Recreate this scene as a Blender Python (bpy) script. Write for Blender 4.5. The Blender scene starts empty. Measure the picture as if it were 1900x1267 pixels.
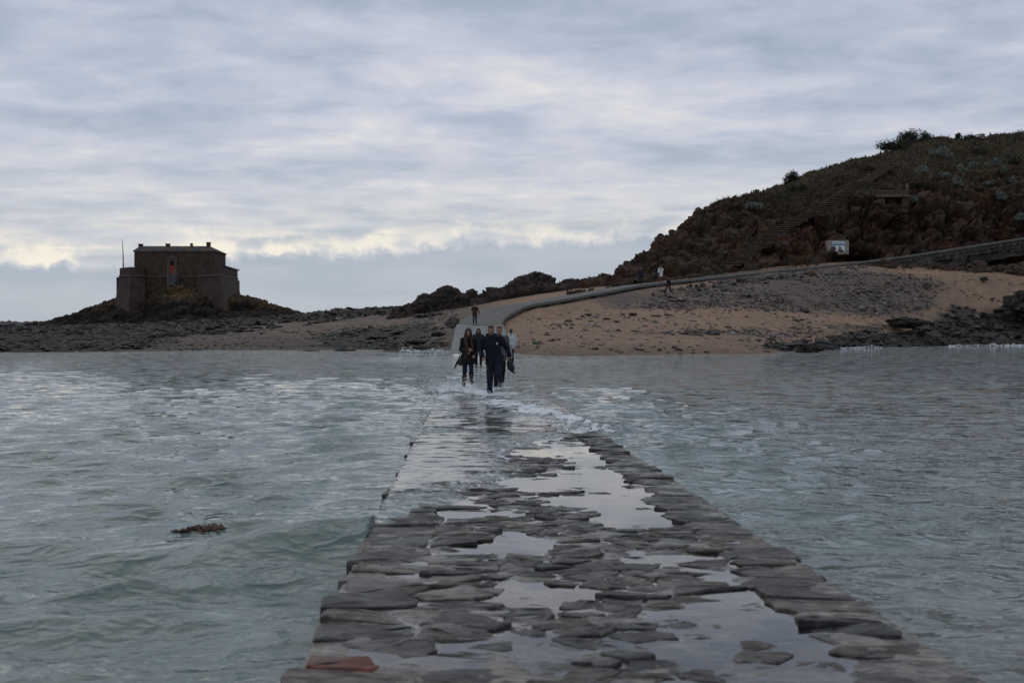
import bpy, bmesh, math, random
import numpy as np
from mathutils import Vector, Matrix

# ------------------------------------------------------------------ camera, sky, sun, exposure
SC = bpy.context.scene
COL = SC.collection
RNG = np.random.default_rng(7)
random.seed(7)
FPX, CX, HY, CAMZ = 2045.0, 950.0, 612.0, 1.58       # focal length, principal column, horizon row, eye height

cam_d = bpy.data.cameras.new('camera')
cam = bpy.data.objects.new('camera', cam_d); COL.objects.link(cam)
cam.location = (0, 0, CAMZ); cam.rotation_euler = (math.pi / 2, 0, 0)
cam_d.sensor_width = 36; cam_d.lens = FPX / 1900 * 36
cam_d.shift_y = -(633.5 - HY) / 1900
cam_d.clip_start = 0.1; cam_d.clip_end = 20000
cam_d.dof.use_dof = True; cam_d.dof.focus_distance = 27; cam_d.dof.aperture_fstop = 3.6
SC.camera = cam

SUN_AZ, SUN_EL = math.radians(-38), math.radians(52)   # azimuth measured from +Y towards +X
world = bpy.data.worlds.new('World'); SC.world = world; world.use_nodes = True

class NT:
    """small helper to wire shader nodes"""
    def __init__(s, tree):
        s.t = tree; s.n = tree.nodes; s.l = tree.links; s.n.clear()
    def node(s, typ, **kw):
        nd = s.n.new(typ)
        ins = kw.pop('ins', {})
        for k, v in kw.items(): setattr(nd, k, v)
        for k, v in ins.items(): s.put(nd.inputs[k], v)
        return nd
    def put(s, sock, v):
        if isinstance(v, bpy.types.NodeSocket): s.l.new(v, sock)
        elif isinstance(v, (tuple, list)) and sock.type == 'RGBA' and len(v) == 3: sock.default_value = (*v, 1)
        else: sock.default_value = v
    def math(s, op, a, b=None, c=None, clamp=False):
        nd = s.n.new('ShaderNodeMath'); nd.operation = op; nd.use_clamp = clamp
        for i, v in enumerate((a, b, c)):
            if v is not None: s.put(nd.inputs[i], v)
        return nd.outputs[0]
    def vmath(s, op, a, b=None):
        nd = s.n.new('ShaderNodeVectorMath'); nd.operation = op
        s.put(nd.inputs[0], a)
        if b is not None: s.put(nd.inputs[1], b)
        return nd.outputs['Value'] if op in ('DOT_PRODUCT', 'LENGTH') else nd.outputs[0]
    def mix(s, f, a, b, blend='MIX'):
        nd = s.n.new('ShaderNodeMix'); nd.data_type = 'RGBA'; nd.blend_type = blend
        s.put(nd.inputs[0], f); s.put(nd.inputs[6], a); s.put(nd.inputs[7], b)
        return nd.outputs[2]
    def ramp(s, f, lo, hi, a=0.0, b=1.0, smooth=True):
        nd = s.n.new('ShaderNodeMapRange'); nd.interpolation_type = 'SMOOTHSTEP' if smooth else 'LINEAR'
        s.put(nd.inputs[0], f)
        for i, v in enumerate((lo, hi, a, b)): s.put(nd.inputs[i + 1], v)
        return nd.outputs[0]
    def cramp(s, f, stops):
        nd = s.n.new('ShaderNodeValToRGB'); s.put(nd.inputs[0], f)
        e = nd.color_ramp.elements
        while len(e) < len(stops): e.new(0.5)
        for i, (p, c) in enumerate(stops): e[i].position = p; e[i].color = (*c, 1)
        return nd.outputs[0]
    def noise(s, vec, scale, detail=4, rough=0.55, dist=0.0, dims='3D', lac=2.0):
        nd = s.n.new('ShaderNodeTexNoise'); nd.noise_dimensions = dims
        s.put(nd.inputs['Vector'], vec)
        for k, v in (('Scale', scale), ('Detail', detail), ('Roughness', rough), ('Distortion', dist), ('Lacunarity', lac)):
            s.put(nd.inputs[k], v)
        return nd.outputs[0]
    def comb(s, x, y, z):
        nd = s.n.new('ShaderNodeCombineXYZ')
        for i, v in enumerate((x, y, z)): s.put(nd.inputs[i], v)
        return nd.outputs[0]

def build_world():
    w = NT(world.node_tree)
    tc = w.node('ShaderNodeTexCoord')
    d = tc.outputs['Generated']
    sep = w.node('ShaderNodeSeparateXYZ', ins={0: d})
    x, y, z = sep.outputs
    sky = w.node('ShaderNodeTexSky', sky_type='NISHITA', sun_disc=False, sun_elevation=SUN_EL,
                 sun_rotation=SUN_AZ, altitude=0, air_density=1.0, dust_density=1.5, ozone_density=1.5)
    zc = w.math('MAXIMUM', z, 0.0)
    # a flat cloud deck seen in perspective
    den = w.math('ADD', zc, 0.085)
    u = w.math('DIVIDE', x, den); v = w.math('DIVIDE', y, den)
    deck = w.comb(w.math('ADD', w.math('MULTIPLY', u, 0.95), w.math('MULTIPLY', v, 0.10)), v, 0.0)
    deckw = w.comb(w.math('ADD', w.math('MULTIPLY', u, 0.80), w.math('MULTIPLY', v, -0.14)), v, 3.0)
    n1 = w.noise(deckw, 1.35, 5, 0.55, 0.25)
    n2 = w.noise(deck, 3.4, 7, 0.60, 0.3)
    n3 = w.noise(deckw, 0.42, 3, 0.5, 0.2)
    dens = w.math('ADD', w.math('ADD', w.math('MULTIPLY', n1, 0.40), w.math('MULTIPLY', n2, 0.30)), w.math('MULTIPLY', n3, 0.30))
    body = w.cramp(dens, [(0.38, (0.30, 0.40, 0.50)), (0.44, (0.385, 0.46, 0.56)), (0.49, (0.47, 0.525, 0.635)), (0.545, (0.57, 0.60, 0.705)), (0.61, (0.71, 0.71, 0.755)), (0.68, (0.86, 0.83, 0.81))])
    # low elevations: clouds thin, paler and warmer
    low = w.ramp(z, 0.06, 0.21, 1.0, 0.0)
    pale = w.cramp(dens, [(0.41, (0.50, 0.545, 0.61)), (0.49, (0.60, 0.62, 0.67)), (0.57, (0.71, 0.705, 0.715)), (0.64, (0.86, 0.82, 0.765))])
    c1 = w.mix(w.math('MULTIPLY', low, 0.85), body, pale)
    # towards the sun's side the thin cloud is a little brighter
    sund = (math.sin(SUN_AZ), math.cos(SUN_AZ), 0.12)
    sd = w.vmath('DOT_PRODUCT', d, sund)
    sunny = w.ramp(sd, 0.70, 1.0)
    # the bank's ragged upper rim, its height wavering with the bearing
    az = w.math('ARCTAN2', x, y)
    rimn = w.noise(w.comb(az, w.math('MULTIPLY', z, 1.0), 0.0), 38.0, 5, 0.62, 0.5)
    rimb = w.noise(w.comb(az, 0.0, 7.0), 7.0, 2, 0.5)
    rim = w.math('ADD', w.math('ADD', 0.079, w.math('MULTIPLY', w.math('SUBTRACT', rimn, 0.5), 0.034)),
                 w.math('MULTIPLY', w.math('SUBTRACT', rimb, 0.5), 0.030))
    rim = w.math('ADD', rim, w.math('MULTIPLY', w.math('SINE', az), 0.056))
    above = w.math('SUBTRACT', z, rim)
    gl_n = w.noise(w.comb(az, w.math('MULTIPLY', z, 1.2), 4.0), 20.0, 3, 0.55, 0.3)
    patch = w.ramp(gl_n, 0.42, 0.60)
    gl_edge = w.math('MULTIPLY', w.ramp(above, -0.003, 0.004), w.ramp(above, 0.004, 0.024, 1.0, 0.0))
    gl_wide = w.math('MULTIPLY', w.ramp(above, -0.002, 0.010), w.ramp(above, 0.010, 0.055, 1.0, 0.0))
    streak = w.ramp(w.noise(w.comb(w.math('MULTIPLY', az, 0.16), z, 9.0), 60.0, 3, 0.55, 0.2), 0.44, 0.62)
    glow = w.math('ADD', w.math('MULTIPLY', gl_edge, w.math('ADD', 0.08, w.math('MULTIPLY', patch, 1.05))), w.math('MULTIPLY', w.math('MULTIPLY', gl_wide, streak), 0.34))
    glow = w.math('ADD', glow, w.math('MULTIPLY', w.math('MULTIPLY', gl_wide, w.math('MULTIPLY', sunny, streak)), 0.25))
    glow = w.math('MULTIPLY', glow, w.math('ADD', 0.52, w.math('MULTIPLY', sunny, 0.50)), clamp=True)
    c2 = w.mix(glow, c1, (0.95, 0.88, 0.755))
    bankn = w.noise(w.comb(az, w.math('MULTIPLY', z, 6.0), 2.0), 9.0, 4, 0.5)
    bank = w.mix(w.ramp(bankn, 0.35, 0.65), (0.425, 0.485, 0.565), (0.485, 0.53, 0.60))
    bank = w.mix(w.ramp(z, 0.0, 0.05, 0.35, 0.0), bank, (0.52, 0.55, 0.585))
    c3 = w.mix(w.ramp(above, -0.008, 0.002), bank, c2)
    bg_c = w.node('ShaderNodeBackground', ins={'Color': c3, 'Strength': 1.0})
    bg_s = w.node('ShaderNodeBackground', ins={'Color': sky.outputs[0], 'Strength': 0.07})
    mx = w.node('ShaderNodeMixShader', ins={0: 0.93, 1: bg_s.outputs[0], 2: bg_c.outputs[0]})
    out = w.node('ShaderNodeOutputWorld', ins={0: mx.outputs[0]})
build_world()

sun_d = bpy.data.lights.new('sun', 'SUN'); sun_d.energy = 0.5; sun_d.angle = math.radians(60)
sun_d.color = (1.0, 0.93, 0.84)
sun = bpy.data.objects.new('sun', sun_d); COL.objects.link(sun)
sdir = Vector((math.sin(SUN_AZ) * math.cos(SUN_EL), math.cos(SUN_AZ) * math.cos(SUN_EL), math.sin(SUN_EL)))
sun.rotation_euler = (-sdir).to_track_quat('-Z', 'Y').to_euler()

SC.view_settings.view_transform = 'Standard'; SC.view_settings.look = 'None'
SC.view_settings.exposure = 0.0; SC.view_settings.gamma = 1.0
SC.render.engine = 'CYCLES'
SC.cycles.use_denoising = True
SC.cycles.max_bounces = 5; SC.cycles.diffuse_bounces = 2; SC.cycles.glossy_bounces = 3
SC.cycles.transparent_max_bounces = 8
SC.cycles.caustics_reflective = False; SC.cycles.caustics_refractive = False

# ------------------------------------------------------------------ helpers
def W(px, py, d):
    """world point at depth d metres that sits at this place of the 1900x1267 layout"""
    return np.array([(px - CX) / FPX * d, d, CAMZ - (py - HY) / FPX * d])

def sstep(a, b, x):
    t = np.clip((x - a) / (b - a), 0, 1); return t * t * (3 - 2 * t)

def _hash(ix, iy, iz, seed):
    h = (ix.astype(np.uint32) * np.uint32(374761393) + iy.astype(np.uint32) * np.uint32(668265263)
         + iz.astype(np.uint32) * np.uint32(2147483647 & 1274126177) + np.uint32(seed * 974711 & 0xffffffff))
    h = (h ^ (h >> np.uint32(13))) * np.uint32(1274126177)
    h = h ^ (h >> np.uint32(16))
    return h.astype(np.float32) / np.float32(4294967295.0)

def vnoise(P, seed=0):
    P = np.asarray(P, dtype=np.float64)
    f = np.floor(P); i = f.astype(np.int64); t = (P - f); t = t * t * t * (t * (t * 6 - 15) + 10)
    r = 0
    for dx in (0, 1):
        for dy in (0, 1):
            for dz in (0, 1):
                w = (t[:, 0] if dx else 1 - t[:, 0]) * (t[:, 1] if dy else 1 - t[:, 1]) * (t[:, 2] if dz else 1 - t[:, 2])
                r = r + w * _hash(i[:, 0] + dx, i[:, 1] + dy, i[:, 2] + dz, seed)
    return r * 2 - 1

def fbm(P, octaves=4, gain=0.5, lac=2.03, seed=0):
    P = np.asarray(P, dtype=np.float64); r = 0; a = 1; tot = 0
    for o in range(octaves):
        r = r + a * vnoise(P * lac ** o + 17.3 * o, seed + o); tot += a; a *= gain
    return r / tot

def worley(P, seed=0):
    """distance to nearest cell point, to second nearest, and a random number of the nearest cell"""
    P = np.asarray(P, dtype=np.float64); f = np.floor(P); i = f.astype(np.int64); t = P - f
    d1 = np.full(len(P), 9.0); d2 = np.full(len(P), 9.0); cid = np.zeros(len(P))
    for dx in (-1, 0, 1):
        for dy in (-1, 0, 1):
            for dz in (-1, 0, 1):
                a, b, c = i[:, 0] + dx, i[:, 1] + dy, i[:, 2] + dz
                qx = dx + _hash(a, b, c, seed) - t[:, 0]; qy = dy + _hash(a, b, c, seed + 1) - t[:, 1]; qz = dz + _hash(a, b, c, seed + 2) - t[:, 2]
                d = np.sqrt(qx * qx + qy * qy + qz * qz)
                n = d < d1
                d2 = np.where(n, d1, np.minimum(d2, d)); cid = np.where(n, _hash(a, b, c, seed + 3), cid); d1 = np.where(n, d, d1)
    return d1, d2, cid

def link(me, name, parent=None):
    o = bpy.data.objects.new(name, me); COL.objects.link(o)
    if parent is not None: o.parent = parent
    return o

def mesh_np(name, V, F, mat=None, parent=None, smooth=False, col=None, attrs=None, loc=None):
    """one mesh object out of numpy arrays (all faces with the same number of corners)"""
    V = np.asarray(V, dtype=np.float32); F = np.asarray(F, dtype=np.int32)
    if loc is not None: V = V - np.asarray(loc, dtype=np.float32)
    me = bpy.data.meshes.new(name); k = F.shape[1]
    me.vertices.add(len(V)); me.vertices.foreach_set('co', V.ravel())
    me.loops.add(F.size); me.loops.foreach_set('vertex_index', F.ravel())
    me.polygons.add(len(F)); me.polygons.foreach_set('loop_start', np.arange(0, F.size, k, dtype=np.int32))
    me.polygons.foreach_set('use_smooth', np.full(len(F), smooth, dtype=bool))
    me.update(calc_edges=True); me.validate()
    if col is not None:
        c = np.ones((len(V), 4), dtype=np.float32); c[:, :3] = col
        at = me.color_attributes.new('Col', 'FLOAT_COLOR', 'POINT'); at.data.foreach_set('color', c.ravel())
    for k2, v in (attrs or {}).items():
        at = me.attributes.new(k2, 'FLOAT', 'POINT'); at.data.foreach_set('value', np.asarray(v, dtype=np.float32))
    if mat: me.materials.append(mat)
    o = link(me, name, parent)
    if loc is not None: o.location = loc
    return o

def grid_faces(nr, nc):
    a = (np.arange(nr - 1)[:, None] * nc + np.arange(nc - 1)[None, :]).ravel()
    return np.stack([a, a + 1, a + nc + 1, a + nc], 1)

def tag(o, label=None, cat=None, group=None, kind=None):
    if label: o['label'] = label
    if cat: o['category'] = cat
    if group: o['group'] = group
    if kind: o['kind'] = kind
    return o

def empty(name, loc, rz=0.0):
    o = bpy.data.objects.new(name, None); COL.objects.link(o)
    o.location = loc; o.rotation_euler.z = rz; o.empty_display_size = 0.2
    return o

class MB:
    """collects boxes, prisms and tubes; build() makes ONE mesh object"""
    def __init__(s): s.v = []; s.f = []
    def add(s, vs, fs):
        n = len(s.v); s.v += [tuple(p) for p in vs]; s.f += [tuple(i + n for i in f) for f in fs]; return s
    def box(s, x0, x1, y0, y1, z0, z1):
        return s.add([(x0, y0, z0), (x1, y0, z0), (x1, y1, z0), (x0, y1, z0), (x0, y0, z1), (x1, y0, z1), (x1, y1, z1), (x0, y1, z1)],
                     [(0, 3, 2, 1), (4, 5, 6, 7), (0, 1, 5, 4), (1, 2, 6, 5), (2, 3, 7, 6), (3, 0, 4, 7)])
    def prism(s, lo, hi):
        """lo and hi: matching rings of points (counter-clockwise seen from above)"""
        n = len(lo)
        return s.add(list(lo) + list(hi), [tuple(range(n - 1, -1, -1)), tuple(range(n, 2 * n))] +
                     [(i, (i + 1) % n, n + (i + 1) % n, n + i) for i in range(n)])
    def bar(s, a, b, w, h=None):
        h = h or w
        a = Vector(a); b = Vector(b); t = (b - a).normalized()
        u = t.cross(Vector((0, 0, 1)));
        if u.length < 1e-3: u = Vector((1, 0, 0))
        u.normalize(); n = u.cross(t)
        q = [(-w / 2, -h / 2), (w / 2, -h / 2), (w / 2, h / 2), (-w / 2, h / 2)]
        return s.add([a + u * i + n * j for i, j in q] + [b + u * i + n * j for i, j in q],
                     [(3, 2, 1, 0), (4, 5, 6, 7)] + [(i, (i + 1) % 4, 4 + (i + 1) % 4, 4 + i) for i in range(4)])
    def tube(s, pts, rad, n=8):
        pts = [Vector(p) for p in pts]; rad = rad if isinstance(rad, (list, tuple)) else [rad] * len(pts)
        vs = []
        for i, p in enumerate(pts):
            t = (pts[min(i + 1, len(pts) - 1)] - pts[max(i - 1, 0)]).normalized()
            u = t.cross(Vector((0.1, 0.2, 1)));
            if u.length < 1e-3: u = t.cross(Vector((1, 0, 0)))
            u.normalize(); b = t.cross(u)
            vs += [p + (u * math.cos(k * 2 * math.pi / n) + b * math.sin(k * 2 * math.pi / n)) * rad[i] for k in range(n)]
        fs = [tuple(range(n - 1, -1, -1)), tuple(range((len(pts) - 1) * n, len(pts) * n))]
        for i in range(len(pts) - 1):
            fs += [(i * n + k, i * n + (k + 1) % n, (i + 1) * n + (k + 1) % n, (i + 1) * n + k) for k in range(n)]
        return s.add(vs, fs)
    def build(s, name, mat, parent=None, smooth=False, bevel=0.0):
        me = bpy.data.meshes.new(name); me.from_pydata(s.v, [], s.f)
        if bevel:
            bm = bmesh.new(); bm.from_mesh(me)
            bmesh.ops.bevel(bm, geom=bm.edges[:], offset=bevel, segments=1, affect='EDGES', clamp_overlap=True)
            bm.to_mesh(me); bm.free()
        if smooth: me.polygons.foreach_set('use_smooth', [True] * len(me.polygons))
        me.update()
        if mat: me.materials.append(mat)
        return link(me, name, parent)

# ------------------------------------------------------------------ materials
MATS = {}
def pmat(name, color, rough=0.8, var=0.3, scale=3.0, bump=0.0, bscale=20.0, spec=0.4, stretch=None, color2=None, vcol=False, dist=0.03, bdetail=5, coat=0.0):
    """principled material with mottled colour (object coordinates) and fine relief"""
    if name in MATS: return MATS[name]
    m = bpy.data.materials.new(name); m.use_nodes = True; t = NT(m.node_tree)
    g = t.node('ShaderNodeTexCoord'); v = g.outputs['Object']
    if stretch: v = t.vmath('MULTIPLY', v, stretch)
    n = t.noise(v, scale, 6, 0.6, 0.3)
    if vcol:
        at = t.node('ShaderNodeAttribute', attribute_name='Col'); base = at.outputs[0]
    else:
        base = color
    k = t.ramp(n, 0.3, 0.7, 1 - var, 1 + var, smooth=False)
    kk = t.comb(k, k, k)
    c = t.mix(1.0, base, kk, 'MULTIPLY')
    if color2:
        n2 = t.noise(v, scale * 0.37, 5, 0.6, 0.4)
        c = t.mix(t.ramp(n2, 0.48, 0.66), c, color2)
    p = t.node('ShaderNodeBsdfPrincipled', ins={'Base Color': c, 'Roughness': rough, 'Specular IOR Level': spec})
    if coat: p.inputs['Coat Weight'].default_value = coat; p.inputs['Coat Roughness'].default_value = 0.12
    if bump:
        b = t.noise(v, bscale, bdetail, 0.62)
        bn = t.node('ShaderNodeBump', ins={'Strength': bump, 'Distance': dist, 'Height': b})
        t.put(p.inputs['Normal'], bn.outputs[0])
    t.node('ShaderNodeOutputMaterial', ins={0: p.outputs[0]})
    MATS[name] = m
    return m
# ------------------------------------------------------------------ causeway geometry (shared by sea and stones)
def zc_of(Y):
    Y = np.asarray(Y, dtype=float)
    return np.interp(Y, [-20, 4, 27, 34, 46, 58, 87], [0.617, 0.30, -0.004, -0.06, -0.07, -0.02, 2.0])
def xl_of(Y):
    Y = np.asarray(Y, dtype=float)
    return np.interp(Y, [-20, 40, 59, 87], [-0.79 + 0.0427 * 24, -0.79 - 0.0427 * 36, -3.30, -4.35])
def xr_of(Y):
    Y = np.asarray(Y, dtype=float)
    return np.interp(Y, [-20, 26, 40, 59, 87], [1.70 + 0.0427 * 24, 1.70 - 0.0427 * 22, 0.55, 0.25, -0.75])
def front_s(Y):
    """how far (0 left edge .. 1 right edge) the wave has run over the causeway"""
    return np.interp(Y, [0, 6.9, 7.3, 8.0, 8.8, 9.6, 10.4, 11.4, 12.2, 13.2, 14.2, 15.2, 16.2], [-.3, -.2, 0.02, .16, .30, .34, .46, .52, .45, .56, .70, .92, 1.3])

# ------------------------------------------------------------------ sea
HG = {}
def sea_material():
    m = bpy.data.materials.new('sea_water'); m.use_nodes = True; t = NT(m.node_tree)
    g = t.node('ShaderNodeNewGeometry'); P = g.outputs['Position']
    fo = t.node('ShaderNodeAttribute', attribute_name='foam').outputs['Fac']
    sa = t.node('ShaderNodeAttribute', attribute_name='sandy').outputs['Fac']
    th = t.node('ShaderNodeAttribute', attribute_name='thin').outputs['Fac']
    big = t.noise(P, 0.12, 3, 0.5)
    body = t.mix(t.ramp(big, 0.35, 0.65), (0.098, 0.138, 0.128), (0.124, 0.160, 0.147))
    body = t.mix(sa, body, (0.21, 0.212, 0.198))
    body = t.mix(th, body, (0.12, 0.115, 0.11))
    f1 = t.noise(t.vmath('MULTIPLY', P, (1.0, 0.8, 1.0)), 7.0, 7, 0.68, 1.2)
    f2 = t.noise(P, 1.3, 4, 0.6, 0.6)
    ff = t.math('ADD', t.math('MULTIPLY', f1, 0.72), t.math('MULTIPLY', f2, 0.28))
    thr = t.math('SUBTRACT', 0.80, t.math('MULTIPLY', fo, 0.46))
    fmask = t.math('MULTIPLY', t.ramp(t.math('SUBTRACT', ff, thr), 0.0, 0.09), t.ramp(fo, 0.0, 0.15))
    col = t.mix(t.math('MULTIPLY', fmask, 0.85), body, (0.72, 0.75, 0.77))
    rough = t.ramp(fmask, 0.0, 1.0, 0.045, 0.7)
    p = t.node('ShaderNodeBsdfPrincipled', ins={'Base Color': col, 'Roughness': rough, 'IOR': 1.333})
    v1 = t.vmath('MULTIPLY', P, (0.62, 1.0, 1.0)); v2 = t.vmath('MULTIPLY', P, (0.42, 1.0, 1.0))
    def ridge(sc, det, dist):
        n_ = t.noise(v1, sc, det, 0.5, dist)
        return t.math('POWER', t.math('SUBTRACT', 1.0, t.math('ABSOLUTE', t.math('SUBTRACT', t.math('MULTIPLY', n_, 2.0), 1.0))), 1.6)
    r1 = ridge(2.6, 2, 0.5); r2 = t.noise(v1, 15.0, 3, 0.5, 0.4); r3 = t.noise(v2, 1.3, 2, 0.5, 0.4); r4 = ridge(6.5, 2, 0.4)
    h = t.math('ADD', t.math('ADD', t.math('MULTIPLY', r1, 0.030), t.math('MULTIPLY', r2, 0.008)), t.math('ADD', t.math('MULTIPLY', r3, 0.06), t.math('MULTIPLY', r4, 0.013)))
    py_ = t.node('ShaderNodeSeparateXYZ', ins={0: P}).outputs[1]
    h = t.math('MULTIPLY', h, t.ramp(py_, 12.0, 60.0, 1.0, 1.6, smooth=False))    # choppier towards the open bay
    h = t.math('MULTIPLY', h, t.ramp(th, 0.0, 1.0, 1.0, 0.10))
    h = t.math('ADD', h, t.math('MULTIPLY', fmask, 0.02))
    # far out a pixel spans many wavelets: tilt the normal by vector noise, which does not fade with distance
    vn = t.node('ShaderNodeTexNoise', ins={'Vector': v2, 'Scale': 4.2, 'Detail': 3.0, 'Roughness': 0.6, 'Distortion': 0.2}).outputs['Color']
    vn = t.vmath('MULTIPLY', t.vmath('SUBTRACT', vn, (0.5, 0.5, 0.5)), (0.55, 1.0, 0.0))
    k_ = t.math('MULTIPLY', t.ramp(py_, 8.0, 36.0, 0.35, 3.8), t.ramp(th, 0.0, 1.0, 1.0, 0.05))
    vn = t.vmath('MULTIPLY', vn, t.comb(k_, k_, 0.0))
    nn = t.vmath('NORMALIZE', t.vmath('ADD', g.outputs['Normal'], vn))
    bn = t.node('ShaderNodeBump', ins={'Strength': 1.0, 'Distance': 1.0, 'Height': h, 'Normal': nn})
    t.put(p.inputs['Normal'], bn.outputs[0])
    t.node('ShaderNodeOutputMaterial', ins={0: p.outputs[0]})
    return m

def wave_set(n=84):
    r = np.random.default_rng(21)
    lam = np.exp(np.linspace(math.log(0.22), math.log(4.0), n)) * r.uniform(0.93, 1.07, n)
    th = math.radians(-72) + r.normal(0, 0.42, n)
    k = 2 * math.pi / lam
    slope = 0.055 * np.exp(-((np.log(lam) - math.log(0.62)) / 0.80) ** 2) * r.uniform(0.6, 1.3, n)
    return lam, k * np.cos(th), k * np.sin(th), slope / k, r.uniform(0, 2 * math.pi, n), np.cos(th), np.sin(th)

def build_sea():
    # rows of points close together near the eye, wider apart far out
    p = [1000.0]
    while p[-1] > 60: p.append(p[-1] - np.interp(p[-1], [60, 120, 380, 1000], [0.55, 0.62, 1.25, 6]))
    while p[-1] > 14: p.append(p[-1] - 0.6)
    Y = 1102 * CAMZ / np.array(p)
    Y = np.concatenate([Y, np.array([130, 138, 148, 160, 180, 210, 260, 330, 420, 600, 900, 1500, 3000, 6000, 12000.])])
    t0 = np.arange(-0.53, 0.53, 0.00175)
    wing = 0.53 + np.cumsum(np.geomspace(0.003, 0.16, 28))
    T = np.concatenate([-wing[::-1], t0, wing])
    YY, TT = np.meshgrid(Y, T, indexing='ij')
    XX = YY * TT
    dY = np.gradient(Y)[:, None] * np.ones_like(XX); dX = YY * 0.0013
    X0, Y0 = XX.ravel(), YY.ravel(); dYf, dXf = np.abs(dY).ravel(), dX.ravel()
    lam, kx, ky, amp, ph, cx, cy = wave_set()
    z = np.zeros_like(X0); ox = np.zeros_like(X0); oy = np.zeros_like(X0)
    right = sstep(-0.5, 5.0, X0 - xr_of(np.minimum(Y0, 80)))
    gust = 0.75 + 0.5 * fbm(np.stack([X0 * 0.10, Y0 * 0.055, np.zeros_like(X0)], 1), 2, seed=3)
    scale = (1 - 0.5 * right) * gust
    act = Y0 < 135
    Xa, Ya, sa_, dya, dxa = X0[act], Y0[act], scale[act], dYf[act], dXf[act]
    za = np.zeros_like(Xa); oxa = np.zeros_like(Xa); oya = np.zeros_like(Xa)
    for i in range(len(lam)):
        cell = (abs(ky[i]) * dya + abs(kx[i]) * dxa)
        w = np.clip((3.0 - cell) / 1.8, 0, 1)
        a = amp[i] * w * sa_
        f = kx[i] * Xa + ky[i] * Ya + ph[i]
        za += a * np.cos(f); s = a * np.sin(f) * 1.05
        oxa -= s * cx[i]; oya -= s * cy[i]
    z[act] = za; ox[act] = oxa; oy[act] = oya
    # the sea stands higher along the causeway where the swell is running up against it
    Yc = np.minimum(Y0, 62)
    zc = zc_of(Yc); xl = xl_of(Yc); xr = xr_of(Yc); s = (X0 - xl) / (xr - xl)
    near = Y0 < 62
    dl = np.maximum(xl - X0, 0); dr = np.maximum(X0 - xr, 0)
    lev_l = np.interp(Y0, [0, 5.5, 6.6, 7.4, 8.2, 9, 20, 27, 34], [-.17, -.16, -.10, 0.004, -0.006, -.018, .0, 0.02, 0.05]) + zc
    lev_r = np.interp(Y0, [0, 8, 13, 16, 20, 27, 34], [-.14, -.10, -.06, -.005, 0.012, 0.03, 0.05]) + zc
    bl = np.exp(-(dl / 4.5) ** 1.3) * (X0 < xl); br = np.exp(-(dr / 4.0) ** 1.3) * (X0 > xr)
    damp = 1 - 0.62 * np.exp(-(dl / 0.7) ** 2) * (X0 <= xl + 0.02) - 0.6 * np.exp(-(dr / 0.6) ** 2) * (X0 >= xr)
    base = np.where(near, lev_l * bl + lev_r * br, 0.0)
    # swell about to break over the left edge
    bx = (X0 + 1.32) * 0.93 + (Y0 - 7.25) * 0.36; by = (Y0 - 7.15) - 0.35 * (X0 + 1.3)
    swell = 0.12 * np.exp(-(bx / 0.75) ** 2 - (by / 0.42) ** 2) - 0.05 * np.exp(-((bx + 0.2) / 0.8) ** 2 - ((by + 0.85) / 0.4) ** 2)
    zs = base + np.where(near, z * np.clip(damp, 0.2, 1), z) + swell * (X0 < xl + 0.05)
    # water lying on the causeway
    pts = np.stack([X0 * 1.0, Y0 * 1.0, np.zeros_like(X0)], 1)
    edge_n = fbm(pts * np.array([3.2, 1.6, 1]), 4, seed=11) * 0.11
    fs = front_s(Y0) + edge_n
    inside = near & (s > 0) & (s < 1)
    m = sstep(-0.03, -0.01, fs - s)
    lip = 0.014 * np.exp(-((fs - s - 0.045) / 0.045) ** 2) * np.interp(Y0, [7, 9, 20], [1, 1, 0.6])
    rip = fbm(pts * np.array([2.6, 4.5, 1]), 4, seed=5)
    film = zc + 0.002 + np.interp(Y0, [6, 10, 16, 20, 27, 34], [0.036, 0.034, 0.032, 0.038, 0.05, 0.06]) * sstep(-0.01, 0.16, fs - s) + lip * .5 + rip * np.interp(Y0, [6, 12, 20, 30], [0.006, 0.007, 0.018, 0.03])
    far_w = sstep(20, 30, Y0)
    film = film * (1 - far_w) + np.maximum(film, zc + 0.05 + z * 0.7) * far_w
    zin = film * m + (zc - 0.35) * (1 - m)
    zs = np.where(inside, zin, zs)
    # foam
    foam = np.zeros_like(X0)
    foam += inside * 0.75 * np.exp(-((fs - s - 0.05) / 0.045) ** 2) * np.interp(Y0, [6.5, 7.5, 16], [0.3, .8, .9])
    foam += inside * np.interp(Y0, [14, 17, 22, 30, 60], [0, .16, .34, .34, .22]) * np.clip(0.55 + 1.6 * rip, 0, 1.4)
    # right-hand inrush across the causeway
    ri = np.abs((X0 - np.interp(Y0, [14, 16, 19, 23], [1.35, 1.25, 0.5, -.3])))
    rg = np.exp(-(ri / 0.42) ** 2) * sstep(14.3, 15.2, Y0) * sstep(25, 19, Y0); rn = fbm(pts * np.array([5.0, 2.6, 1]), 4, gain=.6, seed=37)
    foam += 0.60 * rg * np.clip(.75 + 1.5 * rn, 0, 1.5); zs += near * rg * (0.025 + 0.13 * np.clip(rn, -.15, 1))
    # boiling water left of the walkers and about their feet
    g1 = np.exp(-(((X0 + 1.55) / 0.75) ** 2 + ((Y0 - 27.5) / 3.6) ** 2))
    foam += 0.62 * g1 * np.clip(0.9 + 1.3 * fbm(pts * np.array([2.2, .9, 1]), 3, seed=34), .2, 1.6)
    zs += near * g1 * (0.05 + 0.20 * np.clip(fbm(pts * np.array([4.0, 2.0, 1]), 4, gain=.6, seed=31), -0.2, 1))
    foam += 0.30 * np.exp(-(((X0 + 0.4) / 0.7) ** 2 + ((Y0 - 26.4) / 1.6) ** 2))
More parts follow.
